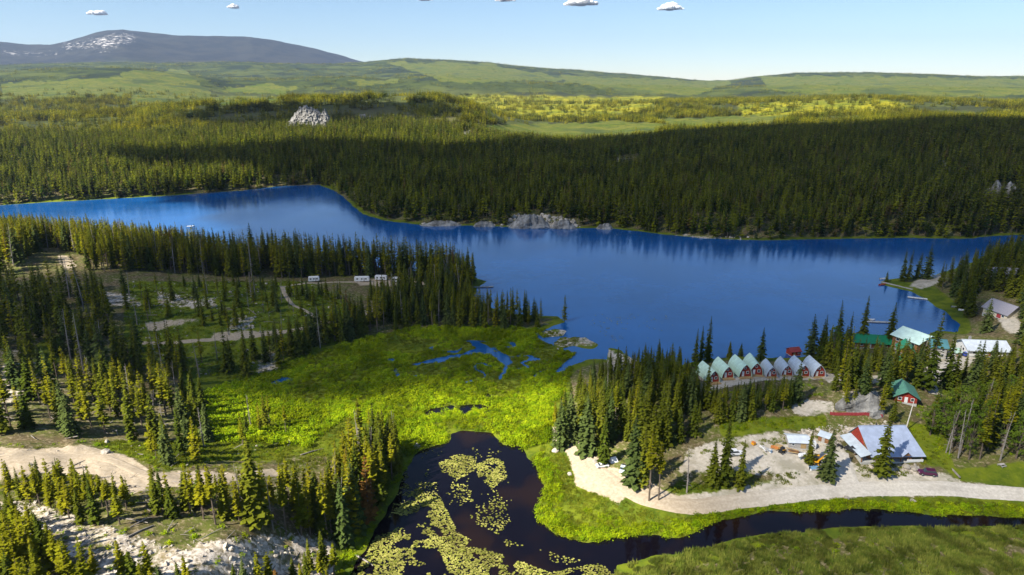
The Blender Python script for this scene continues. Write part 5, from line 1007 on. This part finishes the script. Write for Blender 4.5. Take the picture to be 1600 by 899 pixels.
# ------------------------------------------------------------------ clouds and air
def cloud_material(name, tr):
    t = NT(name); d = t.n('ShaderNodeBsdfDiffuse'); d.inputs[0].default_value = (.95,.95,.95,1); tl = t.n('ShaderNodeBsdfTranslucent'); tl.inputs[0].default_value = (.95,.95,.95,1); m1 = t.n('ShaderNodeMixShader'); m1.inputs[0].default_value = .4
    t.l(d.outputs[0], m1.inputs[1]); t.l(tl.outputs[0], m1.inputs[2]); tp = t.n('ShaderNodeBsdfTransparent'); m2 = t.n('ShaderNodeMixShader'); m2.inputs[0].default_value = tr
    t.l(m1.outputs[0], m2.inputs[1]); t.l(tp.outputs[0], m2.inputs[2]); return t.done(m2.outputs[0])
m_cthick = cloud_material('thick_cloud', .36); m_cthin = cloud_material('thin_cloud', .64); m_cpuff = cloud_material('puffy_cloud', .02)
BASE = 1500.0
def cloud(label, poly, mat, thick, seed, noise=30, step=14, world=False, edge=60):
    W = np.array(poly, float) if world else np.array([G(*p)[:2] for p in poly]); x0, y0 = W.min(0)-edge; x1, y1 = W.max(0)+edge
    nx, ny = int((x1-x0)/step)+2, int((y1-y0)/step)+2; X, Y = np.meshgrid(np.linspace(x0, x1, nx), np.linspace(y0, y1, ny), indexing='ij')
    f = -sdist(X.ravel(), Y.ravel(), W).reshape(X.shape)+noise*fbm(X/(noise*4), Y/(noise*4), seed, 4)*1.6; ins = f > 0
    h = np.sqrt(np.clip(f/edge, 0, 1)); top = thick*h*(.6+.5*fbm(X/120, Y/120, seed+3, 4)+.3*vnoise(X/45, Y/45, seed)); bot = -.15*thick*h*(1+.6*fbm(X/80, Y/80, seed+5, 3))
    sh = SUN_DIR*BASE/math.tan(SUN_EL); cx, cy_ = (x0+x1)/2, (y0+y1)/2
    idx = -np.ones(X.shape, int); V = []; F = []
    use = np.zeros(X.shape, bool)
    q = ins[:-1,:-1] | ins[1:,:-1] | ins[:-1,1:] | ins[1:,1:]; use[:-1,:-1] |= q; use[1:,:-1] |= q; use[:-1,1:] |= q; use[1:,1:] |= q
    idx[use] = np.arange(use.sum()); n = int(use.sum()); px_, py_ = X[use]-cx, Y[use]-cy_
    V = np.concatenate((np.stack((px_, py_, np.maximum(top[use], .5)), -1), np.stack((px_, py_, np.minimum(bot[use], -.5)), -1)))
    for i, j in zip(*np.nonzero(q)):
        a, b, c, d = idx[i,j], idx[i+1,j], idx[i+1,j+1], idx[i,j+1]; F += [(a,b,c,d), (n+d,n+c,n+b,n+a)]
    o = link('cloud', newmesh('cloud', V, F, [mat], True), None, (cx+sh[0], cy_+sh[1], BASE+.15*thick) if not world else (cx, cy_, poly_z)); return tag(o, label, 'cloud', kind=None)
SHADE_A = [(1075,640),(960,628),(890,612),(760,606),(640,592),(560,620),(440,655),(330,625),(200,640),(60,590),(-150,570),(-150,450),(70,440),(150,425),(230,400),(300,402),(330,345),(250,312),(420,298),(440,262),(240,266),(200,250),(330,243),(520,236),(700,240),(800,232),(1000,218),(1200,205),(1400,197),(1560,197),(1900,205),(1900,400),(1640,440),(1500,470),(1300,560)]
SHADE_B = [(1075,640),(1300,560),(1500,470),(1640,440),(2000,420),(2000,1000),(1010,960),(1030,860),(1080,800),(1060,745),(1040,690)]
cloud('broad grey cloud overhead whose shadow lies on the lake', SHADE_A, m_cthick, 180, 3, 26); cloud('thin grey cloud overhead shading the cabins and gravel yard', SHADE_B, m_cthin, 60, 5, 12)
cloud('grey cloud overhead shading the cliff ridge beyond the lake', [(330,168),(520,162),(700,160),(730,178),(600,196),(430,200),(330,188)], m_cthick, 120, 9, 40)
def puff(label, px, py, wd, hh, dist, seed):
    import bmesh
    a, b, c = pdir(px, py); k = dist/math.hypot(a, b); loc = (a*k, b*k, CAM_H+c*k); r = random.Random(seed); bm = bmesh.new()
    for i in range(46):
        q = r.gauss(0, .42); q = max(-1, min(1, q)); e = 1-q*q; s = hh*r.uniform(.16,.42)*(.45+.55*e)
        bmesh.ops.create_icosphere(bm, subdivisions=3, radius=1, matrix=Matrix.Translation((q*wd*.46, r.uniform(-.3,.3)*wd*e, r.uniform(0,.62)*hh*e**1.5*r.random())) @ Matrix.Diagonal((s*1.5, s*1.5, s*.85, 1)))
    V = np.array([v.co[:] for v in bm.verts]); F = [tuple(v.index for v in f.verts) for f in bm.faces]; bm.free()
    V += hh*.07*np.stack([fbm(V[:,0]/hh*3+k, V[:,1]/hh*3+V[:,2]/hh*3, seed+k, 3) for k in (0, 7, 13)], -1); V[:,2] = np.maximum(V[:,2], -.12*hh)
    o = link('cloud', newmesh('cloud', V, F, [m_cpuff], True), None, loc, -math.atan2(a, b)); tag(o, label, 'cloud')
for a in (('larger of two small white clouds above the far hills', 906, 6, 870, 190, 15500, 1), ('smaller white cloud right of the larger one above the hills', 1048, 14, 560, 180, 15500, 2), ('faint small white cloud above the valley at sky top', 790, 1, 480, 90, 15800, 3), ('tiny wisp of cloud above the mountain shoulder', 365, 12, 270, 90, 15600, 4), ('tiny wisp of cloud beside the mountain summit', 152, 22, 380, 110, 15600, 5), ('small pale cloud at sky top above the rounded hill', 664, 0, 320, 80, 15700, 6)): puff(*a)
def haze():
    m = bpy.data.materials.new('haze'); m.use_nodes = True; t = m.node_tree; t.nodes.clear(); o = t.nodes.new('ShaderNodeOutputMaterial'); v = t.nodes.new('ShaderNodeVolumePrincipled')
    v.inputs['Color'].default_value = (.50,.68,1,1); v.inputs['Density'].default_value = 2.6e-5; v.inputs['Anisotropy'].default_value = .2; t.links.new(v.outputs[0], o.inputs['Volume'])
    tag(MB().box(-19600, 19600, -19600, 19600, -900, 1260).build('haze', m), kind='stuff')
haze()
